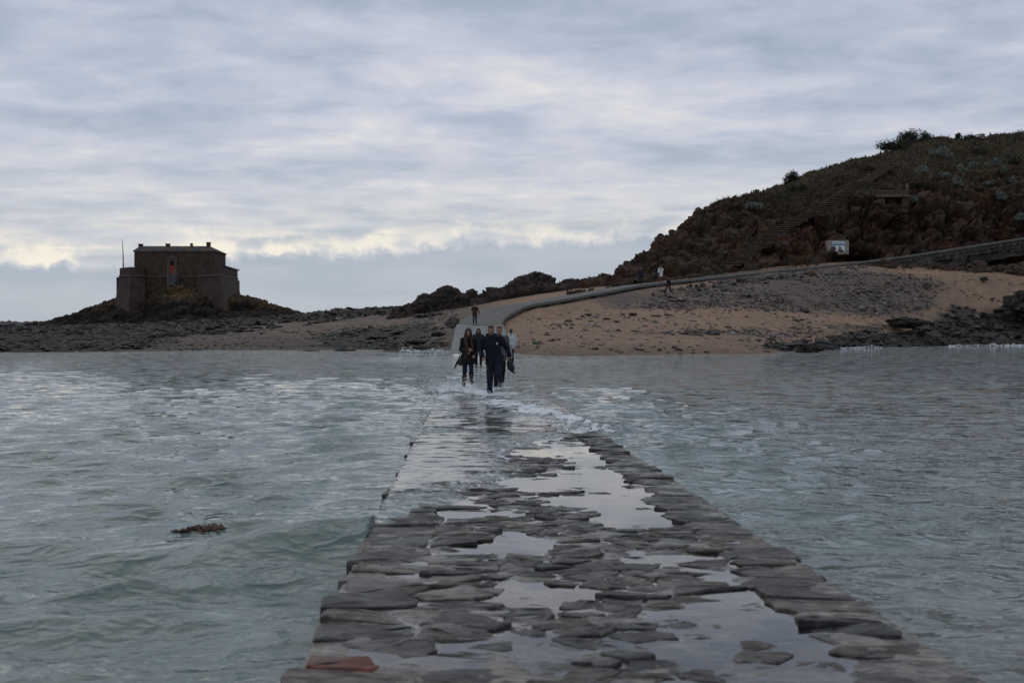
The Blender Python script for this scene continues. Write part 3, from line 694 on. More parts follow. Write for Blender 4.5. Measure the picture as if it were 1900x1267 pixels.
def build_path():
    t = np.gradient(PL, axis=0); t = t / np.linalg.norm(t[:, :2], axis=1)[:, None]
    nrm = np.stack([t[:, 1], -t[:, 0], np.zeros(len(t))], 1)      # to the right-hand (seaward) side
    hw = PHW[:, None]; jit = fbm(PL * 0.6, 3, seed=150)[:, None] * 0.10
    rows = [PL - nrm * hw + [0, 0, -0.5], PL - nrm * hw, PL - nrm * hw * 0.5 + [0, 0, 0.02], PL + [0, 0, 0.03], PL + nrm * hw * 0.5 + [0, 0, 0.02], PL + nrm * (hw + jit * .5), PL + nrm * (hw + 0.05 + jit * .5) + [0, 0, -0.22]]
    V = np.stack(rows, 1).reshape(-1, 3)
    mat = pmat('path_concrete', (0.100, 0.093, 0.085), rough=0.8, var=0.3, scale=1.3, bump=0.5, bscale=6, dist=0.05)
    o = mesh_np('path', V, grid_faces(len(PL), len(rows)), mat, smooth=False)
    PF = smooth_line(PATH, 900); tf = np.gradient(PF, axis=0); tf /= np.linalg.norm(tf[:, :2], axis=1)[:, None]; nf = np.stack([tf[:, 1], -tf[:, 0], tf[:, 0] * 0], 1); hf = np.interp(np.linspace(0, 179, 900), np.arange(180), PHW)[:, None]
    lev = np.linspace(0, 1, 9); E = np.stack([PF + nf * (hf - .15 + .62 * q) + np.array([0, 0, -.21 - 1.9 * q]) for q in lev], 1)
    E = E.reshape(-1, 3); E2, c1, c2, _ = crag_displace(E, np.repeat(nf + [0, 0, .35], 9, 0), np.tile(.32 * np.minimum(lev * 3, 1), 900), 155, 1.6)
    mesh_np('embankment', E2, grid_faces(900, 9), pmat('embankment_rock', None, rough=.9, var=.35, scale=2, bump=.8, bscale=5, dist=.1, vcol=True, spec=.15), o, col=np.array([.058, .050, .043]) * (.5 + c1[:, None]))
    tag(o, 'grey concrete path curving up from the ramp along the hill', 'path', kind='structure')
    # retaining wall of rough masonry under the upper stretch: courses of separate stones
    wall = empty('retaining_wall', PL[120])
    tag(wall, 'grey stone retaining wall under the upper end of the hill path', 'wall')
    wm = [pmat('wall_stone_%s' % 'abc'[i], c, rough=0.9, var=0.35, scale=2.5, bump=0.6, bscale=9, dist=0.05) for i, c in enumerate([(0.046, 0.042, 0.038), (0.062, 0.054, 0.047), (0.036, 0.033, 0.031)])]
    i0, i1 = 112, 172
    L = np.concatenate([[0], np.cumsum(np.linalg.norm(np.diff(PL[i0:i1, :2], axis=0), axis=1))])
    protos = []
    for k in range(9):
        r = random.Random(k); w, h = 0.62 + 0.2 * r.random(), 0.36
        m = MB(); q = [(-w / 2, -h / 2), (-w * .1, -h / 2 - .02), (w / 2, -h / 2 + .03), (w / 2 + .02, 0), (w / 2 - .04, h / 2), (0, h / 2 + .02), (-w / 2 + .03, h / 2 - .02)]
        q = [(a + r.uniform(-.03, .03), b + r.uniform(-.03, .03)) for a, b in q]
        n = len(q); vs = [(a, 0.25, b) for a, b in q] + [(a, 0.0, b) for a, b in q] + [(a * .8, -0.06 - r.random() * .04, b * .75) for a, b in q]
        m.add(vs, [tuple(range(2 * n, 3 * n))] + [(j, (j + 1) % n, n + (j + 1) % n, n + j) for j in range(n)] + [(n + j, n + (j + 1) % n, 2 * n + (j + 1) % n, 2 * n + j) for j in range(n)])
        me = bpy.data.meshes.new('stone'); me.from_pydata(m.v, [], m.f); me.update(); me.materials.append(wm[k % 3]); protos.append(me)
    r = random.Random(3)
    for c in range(4):
        s = r.random() * 0.4
        while s < L[-1] - 0.5:
            w = r.uniform(0.62, 0.86)
            f = np.interp(s, L, np.arange(i0, i1)); i = int(f); p = PL[i] * (1 - f + i) + PL[min(i + 1, 179)] * (f - i); nn = nrm[i]
            depth = np.interp(s / L[-1], [0, .25, .6, 1], [0.2, 0.7, 1.1, 0.9])
            z = -0.58 - 0.41 * c
            if -z < depth + 0.35:
                o = link(r.choice(protos), 'stone', wall)
                o.location = Vector(p + nn * (PHW[i] + 0.13 + 0.05 * c) + np.array([0, 0, z])) - wall.location
                o.rotation_euler.z = math.atan2(t[i][1], t[i][0]) ; o.rotation_euler.y = -math.atan2(t[i][2], 1)
                o.scale = (w / 0.70, 1, 1)
            s += w + 0.03

# ------------------------------------------------------------------ causeway
STONE_MATS = []
def stone_mat(name, c, rough, sheen=1.0, c2=None):
    m = bpy.data.materials.new(name); m.use_nodes = True; t = NT(m.node_tree)
    g = t.node('ShaderNodeNewGeometry'); P = g.outputs['Position']
    n = t.noise(t.vmath('MULTIPLY', P, (1.0, 2.2, 1.0)), 9.0, 7, 0.65, 0.4); n2 = t.noise(P, 2.4, 4, 0.6)
    col = t.mix(t.ramp(n, 0.33, 0.68), tuple(v * 0.36 for v in c), tuple(v * 1.5 for v in c))
    col = t.mix(t.ramp(n2, 0.55, 0.72, 0, 0.5), col, c2 or (0.10, 0.092, 0.082))
    pit = t.noise(P, 26.0, 4, 0.6)
    col = t.mix(t.ramp(pit, 0.30, 0.38, 0.75, 0.0), col, (0.02, 0.018, 0.017))
    wet = t.ramp(t.noise(P, 3.3, 4, 0.6), 0.40, 0.62, rough + 0.25, rough * 0.62)
    p = t.node('ShaderNodeBsdfPrincipled', ins={'Base Color': col, 'Roughness': wet, 'IOR': 1.4})
    h = t.math('ADD', t.math('MULTIPLY', t.noise(t.vmath('MULTIPLY', P, (1, 1.8, 1)), 13.0, 7, 0.68, 0.5), 0.022), t.math('MULTIPLY', t.noise(P, 70.0, 3, 0.6), 0.003))
    bn = t.node('ShaderNodeBump', ins={'Strength': 1.0, 'Distance': 1.0, 'Height': h})
    t.put(p.inputs['Normal'], bn.outputs[0])
    t.node('ShaderNodeOutputMaterial', ins={0: p.outputs[0]})
    return m

def puddle_depth(X, Y, s):
    """1 where rain and spray stand on the causeway, 0 where stones stick out"""
    X = np.asarray(X, float); Y = np.asarray(Y, float); s = np.asarray(s, float)
    n = fbm(np.stack([X * 2.6, Y * 2.0, X * 0], 1), 4, gain=0.6, seed=160) * 1.25
    b = np.interp(s, [0, .10, .24, .42, .66, .80, .88, 1], [-.60, -.32, -.06, .06, .10, .02, -.42, -.7])
    b = b + np.interp(Y, [3, 6, 9, 13], [-.05, -.02, .14, .22]) * (s > .15) * (s < .85)
    for (cx, cy, rx, ry, a) in ((.62, 4.42, .62, .26, .9), (.61, 9.6, .55, 1.0, .5), (-.5, 7.8, .36, .4, .5), (.16, 6.76, .42, .22, .6), (.95, 6.2, .36, .26, .7), (-.50, 4.25, .16, .10, .9), (.9, 12.5, .5, 1.5, .45), (.15, 5.35, .22, .12, .6), (1.22, 4.9, .16, .4, .5)):
        b = b + a * np.exp(-((X - cx) / rx) ** 2 - ((Y - cy) / ry) ** 2)
    return sstep(-0.10, 0.60, n * 0.85 + b)

def build_causeway():
    root = empty('causeway', (0.4, 4.0, 0.25))
    tag(root, 'wet stone causeway running out to the beach through the sea', 'causeway', kind='structure')
    org = np.array([0.4, 4.0, 0.25])
    # mortar bed and flanks
    Y = np.concatenate([np.arange(-6, 2, 0.25), np.arange(2, 18, 0.05), np.arange(18, 57, 0.25), np.arange(57, 87.01, 0.08)])
    S = np.concatenate([[-9, -5], np.linspace(0, 1, 60), [5, 9]])
    YY, SS = np.meshgrid(Y, S, indexing='ij')
    xl, xr, zc = xl_of(YY), xr_of(YY), zc_of(YY)
    X = xl + np.clip(SS, 0, 1) * (xr - xl)
    flank = np.select([SS <= -8, SS < -1, SS >= 8, SS > 1], [2, 1, 2, 1], 0)
    side = np.where(SS < 0, -1, 1)
    e_n = fbm(np.stack([YY.ravel() * 1.6, side.ravel() * 5.0, YY.ravel() * 0], 1), 4, seed=171).reshape(YY.shape) * 0.05
    X = X + side * np.where(flank == 1, 0.03 + e_n, np.where(flank == 2, 0.28, 0))
    P = np.stack([X.ravel(), YY.ravel(), np.zeros(X.size)], 1)
    rough = (fbm(P * np.array([5, 7, 1]), 4, gain=.6, seed=170) * 0.022 + 0.004).reshape(X.shape)
    pd = puddle_depth(X.ravel(), YY.ravel(), np.clip(SS, 0, 1).ravel()).reshape(X.shape)
    Z = zc + 0.003 + rough - 0.020 * pd
    groove = np.where(YY > 56, -0.09 * (np.abs(((YY - 57) / 0.9) % 1 - 0.5) > 0.36) + 0.02 * fbm(P * 0.8, 2, seed=172).reshape(X.shape), 0)
    Z = np.where(YY > 56, zc + groove, Z)
    Z = np.where(flank == 1, zc - 0.05 + e_n * .5, np.where(flank == 2, zc - 0.9, Z))
    # the paving ends ragged at its rims
    mort = stone_mat('causeway_mortar', (0.20, 0.182, 0.155), 0.42, c2=(0.24, 0.22, 0.185))
    keepn = Y <= 56.9
    near_rows = int(keepn.sum())
    Vall = np.stack([X, YY, Z], -1)
    mesh_np('mortar_bed', Vall[:near_rows].reshape(-1, 3) - org, grid_faces(near_rows, len(S)), mort, root, smooth=True)
    ramp_m = pmat('ramp_slab', (0.165, 0.16, 0.152), rough=0.6, var=0.22, scale=1.2, bump=0.4, bscale=8, dist=0.03)
    nr2 = len(Y) - near_rows + 1
    mesh_np('ramp', Vall[near_rows - 1:].reshape(-1, 3) - org, grid_faces(nr2, len(S)), ramp_m, root, smooth=False)
    # stones
    cols = [(0.066, 0.059, 0.055), (0.100, 0.089, 0.080), (0.040, 0.036, 0.034), (0.130, 0.111, 0.092), (0.078, 0.061, 0.050)]
    mats = [stone_mat('wet_stone_' + 'abcde'[i], c, r) for i, (c, r) in enumerate(zip(cols, (0.36, 0.42, 0.33, 0.48, 0.42)))]
    red = stone_mat('red_brick_stone', (0.13, 0.040, 0.020), 0.45, c2=(0.14, 0.05, 0.03))
    r = random.Random(5)
    # every stone is the cell of a jittered point, so neighbours fit each other like crazy paving
    pts = []; y = 1.9; row = 0
    while y < 25:
        dy = r.uniform(0.10, 0.17); xl0, xr0 = float(xl_of(y)), float(xr_of(y)); x = xl0 + 0.56 + r.uniform(0, .2)
        while x < xr0 - 0.5:
            pts.append((x, y + r.uniform(-.055, .055), 'mid')); x += r.choice([r.uniform(.13, .24), r.uniform(.2, .4)])
        y += dy
    for side in (0, 1):
        y = 1.9
        while y < 25:
            if side == 0: pts.append((float(xl_of(y)) + r.uniform(.14, .34), y, 'left'))
            else: pts.append((float(xr_of(y)) - r.uniform(.15, .24), y, 'right'))
            y += r.uniform(.12, .30) if side == 0 else r.uniform(.13, .32)
    pts.sort(key=lambda q: q[1]); A = np.array([q[:2] for q in pts])
    AS = np.array([1.0, 1.5])                                   # cells longer across than along
    singles = 300; Vs, Fs = [], []; nv = 0; cnt = 0; red_done = False
    def clip(poly, px_, py_, nx, ny):
        out = []
        for k in range(len(poly)):
            a, b = poly[k], poly[(k + 1) % len(poly)]
            da = (a[0] - px_) * nx + (a[1] - py_) * ny; db = (b[0] - px_) * nx + (b[1] - py_) * ny
            if da <= 0: out.append(a)
            if (da < 0) != (db < 0):
                t_ = da / (da - db); out.append((a[0] + (b[0] - a[0]) * t_, a[1] + (b[1] - a[1]) * t_))
        return out
    for idx, (cx, cy, kind) in enumerate(pts):
        if cy < 2.15 or cy > 24.6: continue
        dd = ((A - A[idx]) * AS); dist = (dd ** 2).sum(1); nb = np.argsort(dist)[1:15]
        poly = [(cx - .6, cy - .5), (cx + .6, cy - .5), (cx + .6, cy + .5), (cx - .6, cy + .5)]
        for k in nb:
            q = A[k]; poly = clip(poly, (cx + q[0]) / 2, (cy + q[1]) / 2, (q[0] - cx) * AS[0] ** 2, (q[1] - cy) * AS[1] ** 2)
            if len(poly) < 3: break
        if len(poly) < 3: continue
        jl, jr = r.uniform(-.05, .025), r.uniform(-.05, .03)
        poly = clip(poly, float(xl_of(cy)) + jl, cy, -1, -0.0427 * 1); 
        if len(poly) >= 3: poly = clip(poly, float(xr_of(cy)) + jr, cy, 1, 0.0427)
        if len(poly) < 3: continue
        # round the corners
        ring = []
        for k in range(len(poly)):
            a, b = poly[k], poly[(k + 1) % len(poly)]
            L = math.hypot(b[0] - a[0], b[1] - a[1])
            if L < .012: continue
            f = min(.14, .012 / L)
            for u_ in ((f, 1 - f) if L < .16 else (f, .5, 1 - f)):
                ring.append((a[0] + (b[0] - a[0]) * u_ + r.uniform(-.017, .017), a[1] + (b[1] - a[1]) * u_ + r.uniform(-.015, .015)))
        n = len(ring)
        if n < 5: continue
        mx_, my_ = sum(q[0] for q in ring) / n, sum(q[1] for q in ring) / n
        gap = r.uniform(.004, .012)
        ring2 = []
        for (u, v) in ring:
            u -= mx_; v -= my_; L = math.hypot(u, v); k = max(.3, 1 - gap / max(L, .03)); ring2.append((u * k, v * k))
        ring = ring2; cx, cy = mx_, my_
        s = (cx - float(xl_of(cy))) / (float(xr_of(cy)) - float(xl_of(cy)))
        pd = float(puddle_depth([cx], [cy], [min(max(s, 0), 1)])[0])
        h = (0.0155 - 0.021 * pd + r.gauss(0, .0045)) if kind == 'mid' else (0.014 + r.gauss(0, .006))
        tx, ty = r.gauss(0, .03), r.gauss(0, .045)
        low = -0.30 if kind != 'mid' else -0.10
        vs = [(u * 1.02, v * 1.02, low) for u, v in ring] + [(u, v, h - r.uniform(.003, .011) + tx * u + ty * v) for u, v in ring]
        vs += [(u * .93, v * .90, h - .001 + r.uniform(-.005, .004) + tx * u + ty * v) for u, v in ring]
        vs += [(u * .5, v * .5, h + r.uniform(-.006, .005) + tx * u + ty * v) for u, v in ring]
        vs.append((0, 0, h + r.uniform(-.003, .006)))
        fs = []
        for k in range(n):
            k2 = (k + 1) % n
            for lv in range(3): fs += [(lv * n + k, lv * n + k2, (lv + 1) * n + k2), (lv * n + k, (lv + 1) * n + k2, (lv + 1) * n + k)]
            fs.append((3 * n + k, 3 * n + k2, 4 * n))
        zc0 = float(zc_of(cy)); base = np.array([cx, cy, zc0]) - org
        vv = np.array(vs); vv[:, 2] += -0.0132 * vv[:, 1]        # lie along the causeway's fall
        if cnt < singles:
            m = mats[min(int(r.random() ** 1.2 * 5), 4)]
            if kind == 'left' and not red_done and cy > 4.12: m = red; red_done = True; vv[:, 0] = vv[:, 0] * .55 - .06; vv[:, 2] += .016
            o = mesh_np('stone', vv, fs, m, root, smooth=False); o.location = base
            if m is red: o['label'] = 'rust-red stone at the left rim'
            cnt += 1
        else:
            Vs.append(vv + base); Fs.append(np.array(fs) + nv); nv += len(vs)
    far = mesh_np('paving_stones', np.concatenate(Vs), np.concatenate(Fs), mats[0], root, smooth=False)
    far['kind'] = 'stuff'
    # standing water between the stones
    m = bpy.data.materials.new('puddle_water'); m.use_nodes = True; t = NT(m.node_tree)
    g = t.node('ShaderNodeNewGeometry'); nz = t.noise(g.outputs['Position'], 3.0, 2, 0.5)
    bn = t.node('ShaderNodeBump', ins={'Strength': 0.2, 'Distance': 0.004, 'Height': nz})
    fr = t.node('ShaderNodeFresnel', ins={'IOR': 1.42, 'Normal': bn.outputs[0]})
    tr = t.node('ShaderNodeBsdfTransparent', ins={'Color': (0.92, 0.92, 0.91)})
    gl = t.node('ShaderNodeBsdfGlossy', ins={'Color': (1, 1, 1), 'Roughness': 0.02, 'Normal': bn.outputs[0]})
    mx = t.node('ShaderNodeMixShader', ins={0: fr.outputs[0], 1: tr.outputs[0], 2: gl.outputs[0]})
    t.node('ShaderNodeOutputMaterial', ins={0: mx.outputs[0]})
    Yp = np.arange(2.2, 17, 0.5); Sp = np.linspace(0.06, 0.93, 8)
    YY, SS = np.meshgrid(Yp, Sp, indexing='ij'); X = xl_of(YY) + SS * (xr_of(YY) - xl_of(YY))
    o = mesh_np('puddle', np.stack([X, YY, zc_of(YY) + 0.005], -1).reshape(-1, 3), grid_faces(len(Yp), len(Sp)), m, smooth=True)
    tag(o, 'still puddles lying between the causeway stones', 'puddle', kind='structure')

# ------------------------------------------------------------------ loose rock
def rock_protos(n, pts=14, seed=1, flat=0.6):
    out = []; r = random.Random(seed)
    for i in range(n):
        bm = bmesh.new()
        for k in range(pts):
            v = Vector((r.gauss(0, 1), r.gauss(0, 1), r.gauss(0, 1))).normalized() * r.uniform(0.75, 1.0)
            bm.verts.new((v.x * r.uniform(.9, 1.2), v.y, v.z * flat))
        bmesh.ops.convex_hull(bm, input=bm.verts[:])
        for v in [v for v in bm.verts if not v.link_faces]: bm.verts.remove(v)
        bmesh.ops.triangulate(bm, faces=bm.faces[:]); bm.verts.index_update()
        out.append((np.array([v.co[:] for v in bm.verts]), np.array([[v.index for v in f.verts] for f in bm.faces]))); bm.free()
    return out
PROTO = rock_protos(12); PEBBLE = rock_protos(12, 8, 2)

def scatter_mesh(name, P, size, cols, mat, protos=PROTO, seed=0):
    r = np.random.default_rng(seed); Vs, Fs, Cs = [], [], []; nv = 0
    for p, s, c in zip(P, size, cols):
        v, f = protos[r.integers(len(protos))]; a = r.uniform(0, 6.28); ca, sa = math.cos(a), math.sin(a)
        q = v * s * np.array([r.uniform(.8, 1.5), r.uniform(.8, 1.2), r.uniform(.5, 1.1)])
        q = np.stack([q[:, 0] * ca - q[:, 1] * sa, q[:, 0] * sa + q[:, 1] * ca, q[:, 2]], 1) + p
        Vs.append(q); Fs.append(f + nv); Cs.append(np.tile(c, (len(v), 1))); nv += len(v)
    return mesh_np(name, np.concatenate(Vs), np.concatenate(Fs), mat, smooth=False, col=np.concatenate(Cs))

def build_shingle():
    r = np.random.default_rng(17); mat = pmat('shingle_stone', None, rough=0.8, var=0.25, scale=5, vcol=True, spec=0.3)
    n = 130000
    Y = r.uniform(66, 150, n); X = Y * r.uniform(-0.5, 0.5, n); Z = beach_z(X, Y)
    px, py, a, b, rl, wl, rr, gr, wr = ground_masks(X, Y, Z)
    dry = Z > 0.05
    dp = ((X[:, None] - PL[None, ::3, 0]) ** 2 + (Y[:, None] - PL[None, ::3, 1]) ** 2).min(1) > 2.1 ** 2
    front = np.ones(n, bool)
    up = CX + X / Y * FPX
    # not up on the hill
    pa = PL[:, 0] / PL[:, 1]; o_ = np.argsort(pa); pathy = np.interp(X / Y, pa[o_], PL[o_, 1], left=400)
    front = (Y < pathy - 1.5)
    inr = (X > xl_of(Y) - 0.3) & (X < xr_of(Y) + 0.3) & (Y < 89)
    ok = dry & dp & front & ~inr & (Y < 140)
    u = r.random(n); ok = ok & front
    # right-hand shingle bank
    k = ok & (px > 960) & (u < (gr * 0.72 + wr * 0.45 + 0.07)) & (rr < .5)
    g = r.lognormal(0, 0.5, (k.sum(), 1)); hue = np.array([0.096, 0.087, 0.080]) * g + r.normal(0, 0.008, (k.sum(), 3))
    warm = r.random((k.sum(), 1)) < .16; hue = np.where(warm, np.array([0.15, 0.10, 0.075]) * g, hue)
    o = scatter_mesh('shingle', np.stack([X, Y, Z + 0.02], 1)[k], r.lognormal(math.log(0.13), 0.5, k.sum()), np.clip(hue, .015, .5), mat, PEBBLE, 3)
    tag(o, 'grey shingle and broken stones strewn over the right-hand beach', 'shingle', kind='stuff')
    k = ok & (px < 850) & (rl < .5) & (u < 0.06 + wl * 0.32)
    g = r.uniform(0.5, 1.6, (k.sum(), 1)); dark = wl[k][:, None] > .4
    hue = np.where(dark, np.array([0.042, 0.040, 0.029]), np.array([0.092, 0.076, 0.064])) * g
    o = scatter_mesh('pebbles', np.stack([X, Y, Z + 0.03], 1)[k], r.lognormal(math.log(0.13), 0.45, k.sum()) * (1 + .7 * wl[k]), np.clip(hue, .012, .5), mat, PEBBLE, 4)
    tag(o, 'brownish pebbles and weed-covered stones left of the ramp', 'pebbles', kind='stuff')
    k = ok & ((rr > .35) | (rl > .5)) & (u < 0.20)
    g = r.lognormal(-.05, .45, (k.sum(), 1)); hue = np.array([0.034, 0.029, 0.024]) * g
    o = scatter_mesh('reef_rubble', np.stack([X, Y, Z + 0.12], 1)[k], r.lognormal(math.log(0.30), 0.45, k.sum()), np.clip(hue, .012, .5), mat, PEBBLE, 5)
    tag(o, 'dark broken rock covering the reefs at both ends of the beach', 'rubble', kind='stuff')
    n = 16000; Y = 130 * (262 / 130) ** r.random(n); X = Y * r.uniform(-0.52, -0.08, n); Z = beach_z(X, Y)
    rl = ground_masks(X, Y, Z)[4]; k = (rl > .45) & (Z > 0)
    g = r.lognormal(-.05, .4, (k.sum(), 1)); hue = np.array([0.031, 0.026, 0.022]) * g
    o = scatter_mesh('reef_boulders', np.stack([X, Y, Z + 0.1], 1)[k], r.lognormal(math.log(0.55), 0.4, k.sum()) * np.interp(Y[k], [130, 260], [.8, 1.3]), np.clip(hue, .012, .5), mat, PEBBLE, 6)
    tag(o, 'mass of dark weed-covered boulders on the reef below the fort', 'rubble', kind='stuff')

def big_rock(name, label, cat, px, py, wpx, hpx, d, color, seed, group=None, depth=0.8, sub=3):
    """a lump of rock whose foot is at (px, py), about wpx wide and hpx high in the layout"""
    m = d / FPX; w, h = wpx * m, hpx * m
    bm = bmesh.new(); bmesh.ops.create_icosphere(bm, subdivisions=sub, radius=1)
    bmesh.ops.triangulate(bm, faces=bm.faces[:]); bm.verts.index_update()
    v = np.array([q.co[:] for q in bm.verts]); f = np.array([[q.index for q in t.verts] for t in bm.faces]); bm.free()
    q = v * np.array([2.0, 2.0, 1.5]) + seed * 7.3
    d1, d2, c = worley(q, seed); n = fbm(q * 1.6, 4, seed=seed); e1, e2, c2 = worley(q * 2.6, seed + 4)
    v = v * (1 + 0.55 * (c - .5) + 0.22 * (c2 - .5) - 0.22 * np.exp(-((d2 - d1) / .12) ** 2) + 0.30 * n)[:, None]
    v = v * np.array([w / 2, w / 2 * depth, h * 0.72]) + np.array([0, 0, h * 0.28])
    o = mesh_np(name, v, f, pmat(color[0], color[1], rough=0.85, var=0.4, scale=2.2, bump=0.9, bscale=6, dist=0.1, spec=0.2), smooth=False)
    p = W(px, py, d); o.location = p
    return tag(o, label, cat, group)

def build_rocks():
    wet = ('weed_dark_rock', (0.042, 0.038, 0.031)); gr = ('grey_rock', (0.125, 0.112, 0.10)); br = ('brown_rock', (0.085, 0.062, 0.047))
    for a in [('boulder', 'big dark rock mass at the right edge above the sand', 'boulder', 1915, 592, 130, 46, 118, wet, 3, None, .8, 5),
              ('boulder', 'long low dark rock lying alone on the right-hand sand', 'boulder', 1682, 603, 80, 13, 108, wet, 4, None, .6, 4),
              ('boulder', 'dark weed-covered rock at the water line right of the sand', 'boulder', 1500, 657, 46, 20, 77, wet, 5, None, .8, 4),
              ('boulder', 'small dark stone alone on pale sand near the right edge', 'boulder', 1826, 519, 14, 6, 125, wet, 6),
              ('boulder', 'pale pointed stone on the shingle bank, right half', 'boulder', 1720, 530, 18, 8, 121, gr, 7),
              ('boulder', 'grey boulder on the left verge just above the ramp', 'boulder', 838, 602, 24, 15, 92, gr, 8),
              ('boulder', 'pair-sized pale slab beside the foot of the path, left one', 'boulder', 1580, 500, 20, 8, 126.6, gr, 9),
              ('boulder', 'pale slab beside the foot of the path, right of its twin', 'boulder', 1602, 499, 20, 8, 127.2, gr, 10),
              ('boulder', 'knobbly twin-topped crag crowning the low ridge', 'crag', 1000, 538, 62, 30, 147, br, 11),
              ('boulder', 'sharp little crag standing up at the left end of the ridge', 'crag', 877, 556, 22, 15, 146, br, 12)]:
        big_rock(*a)
    r = random.Random(9)
    for i in range(46):
        u = i / 45; px = 945 + u * 565 + r.uniform(-6, 6)
        py0 = np.interp(px, [940, 955, 980, 1010, 1060, 1100, 1170, 1220, 1300, 1400, 1510], [592, 583, 574, 568, 562, 556, 546, 541, 530, 519, 508])
        py = py0 + abs(r.gauss(0, 5))
        d = np.linspace(85, 130, 600); X = (px - CX) / FPX * d; Zr = CAMZ - (py - HY) / FPX * d; h = beach_z(X, d); k = int((h >= Zr).argmax())
        o = big_rock('boulder', 'grey or brown boulder in the row along the seaward foot of the path', 'boulder', px, py + 1, r.uniform(7, 22), r.uniform(5, 10), d[k] if k else 105, r.choice([gr, br, wet]), 20 + i, 'boulders along the foot of the path', 0.8, 2)
    for i in range(22):
        px = 1590 + i * 15 + r.uniform(-8, 8); py = np.interp(px, [1590, 1700, 1800, 1920], [503, 504, 506, 508]) + r.uniform(-7, 4)
        big_rock('boulder', 'reddish-brown rock in the broken band under the retaining wall', 'boulder', px, py, r.uniform(20, 46), r.uniform(9, 19), 128.6 + r.uniform(0, 2), ('red_brown_rock', (0.070, 0.046, 0.034)), 150 + i, 'rocks under the retaining wall', .7, 3)
    for i in range(44):
        px = r.uniform(985, 1500); py = r.uniform(582, 654)
        d = np.linspace(66, 120, 600); X = (px - CX) / FPX * d; Zr = CAMZ - (py - HY) / FPX * d; h = beach_z(X, d); k = int((h >= Zr).argmax())
        big_rock('seaweed_clump', 'small dark clump of seaweed scattered on the right-hand sand', 'seaweed', px, py + .5, r.uniform(8, 20), r.uniform(2, 4.5), d[k] if k else 85, wet, 80 + i, 'seaweed clumps on the sand', 0.7, 2)
    for i, (px, py, w, h, d) in enumerate([(575, 655, 44, 5, 82), (640, 652, 36, 5, 83), (760, 653, 40, 6, 84), (800, 652, 30, 7, 82), (812, 640, 30, 7, 84), (775, 636, 34, 6, 88), (700, 628, 40, 5, 96), (812, 622, 26, 6, 90), (822, 656, 20, 5, 78)]):
        big_rock('boulder', 'flat weed-dark rock on the foreshore left of the ramp', 'boulder', px, py, w, h, d, wet, 110 + i, 'flat dark rocks left of the ramp', 0.9, 3)
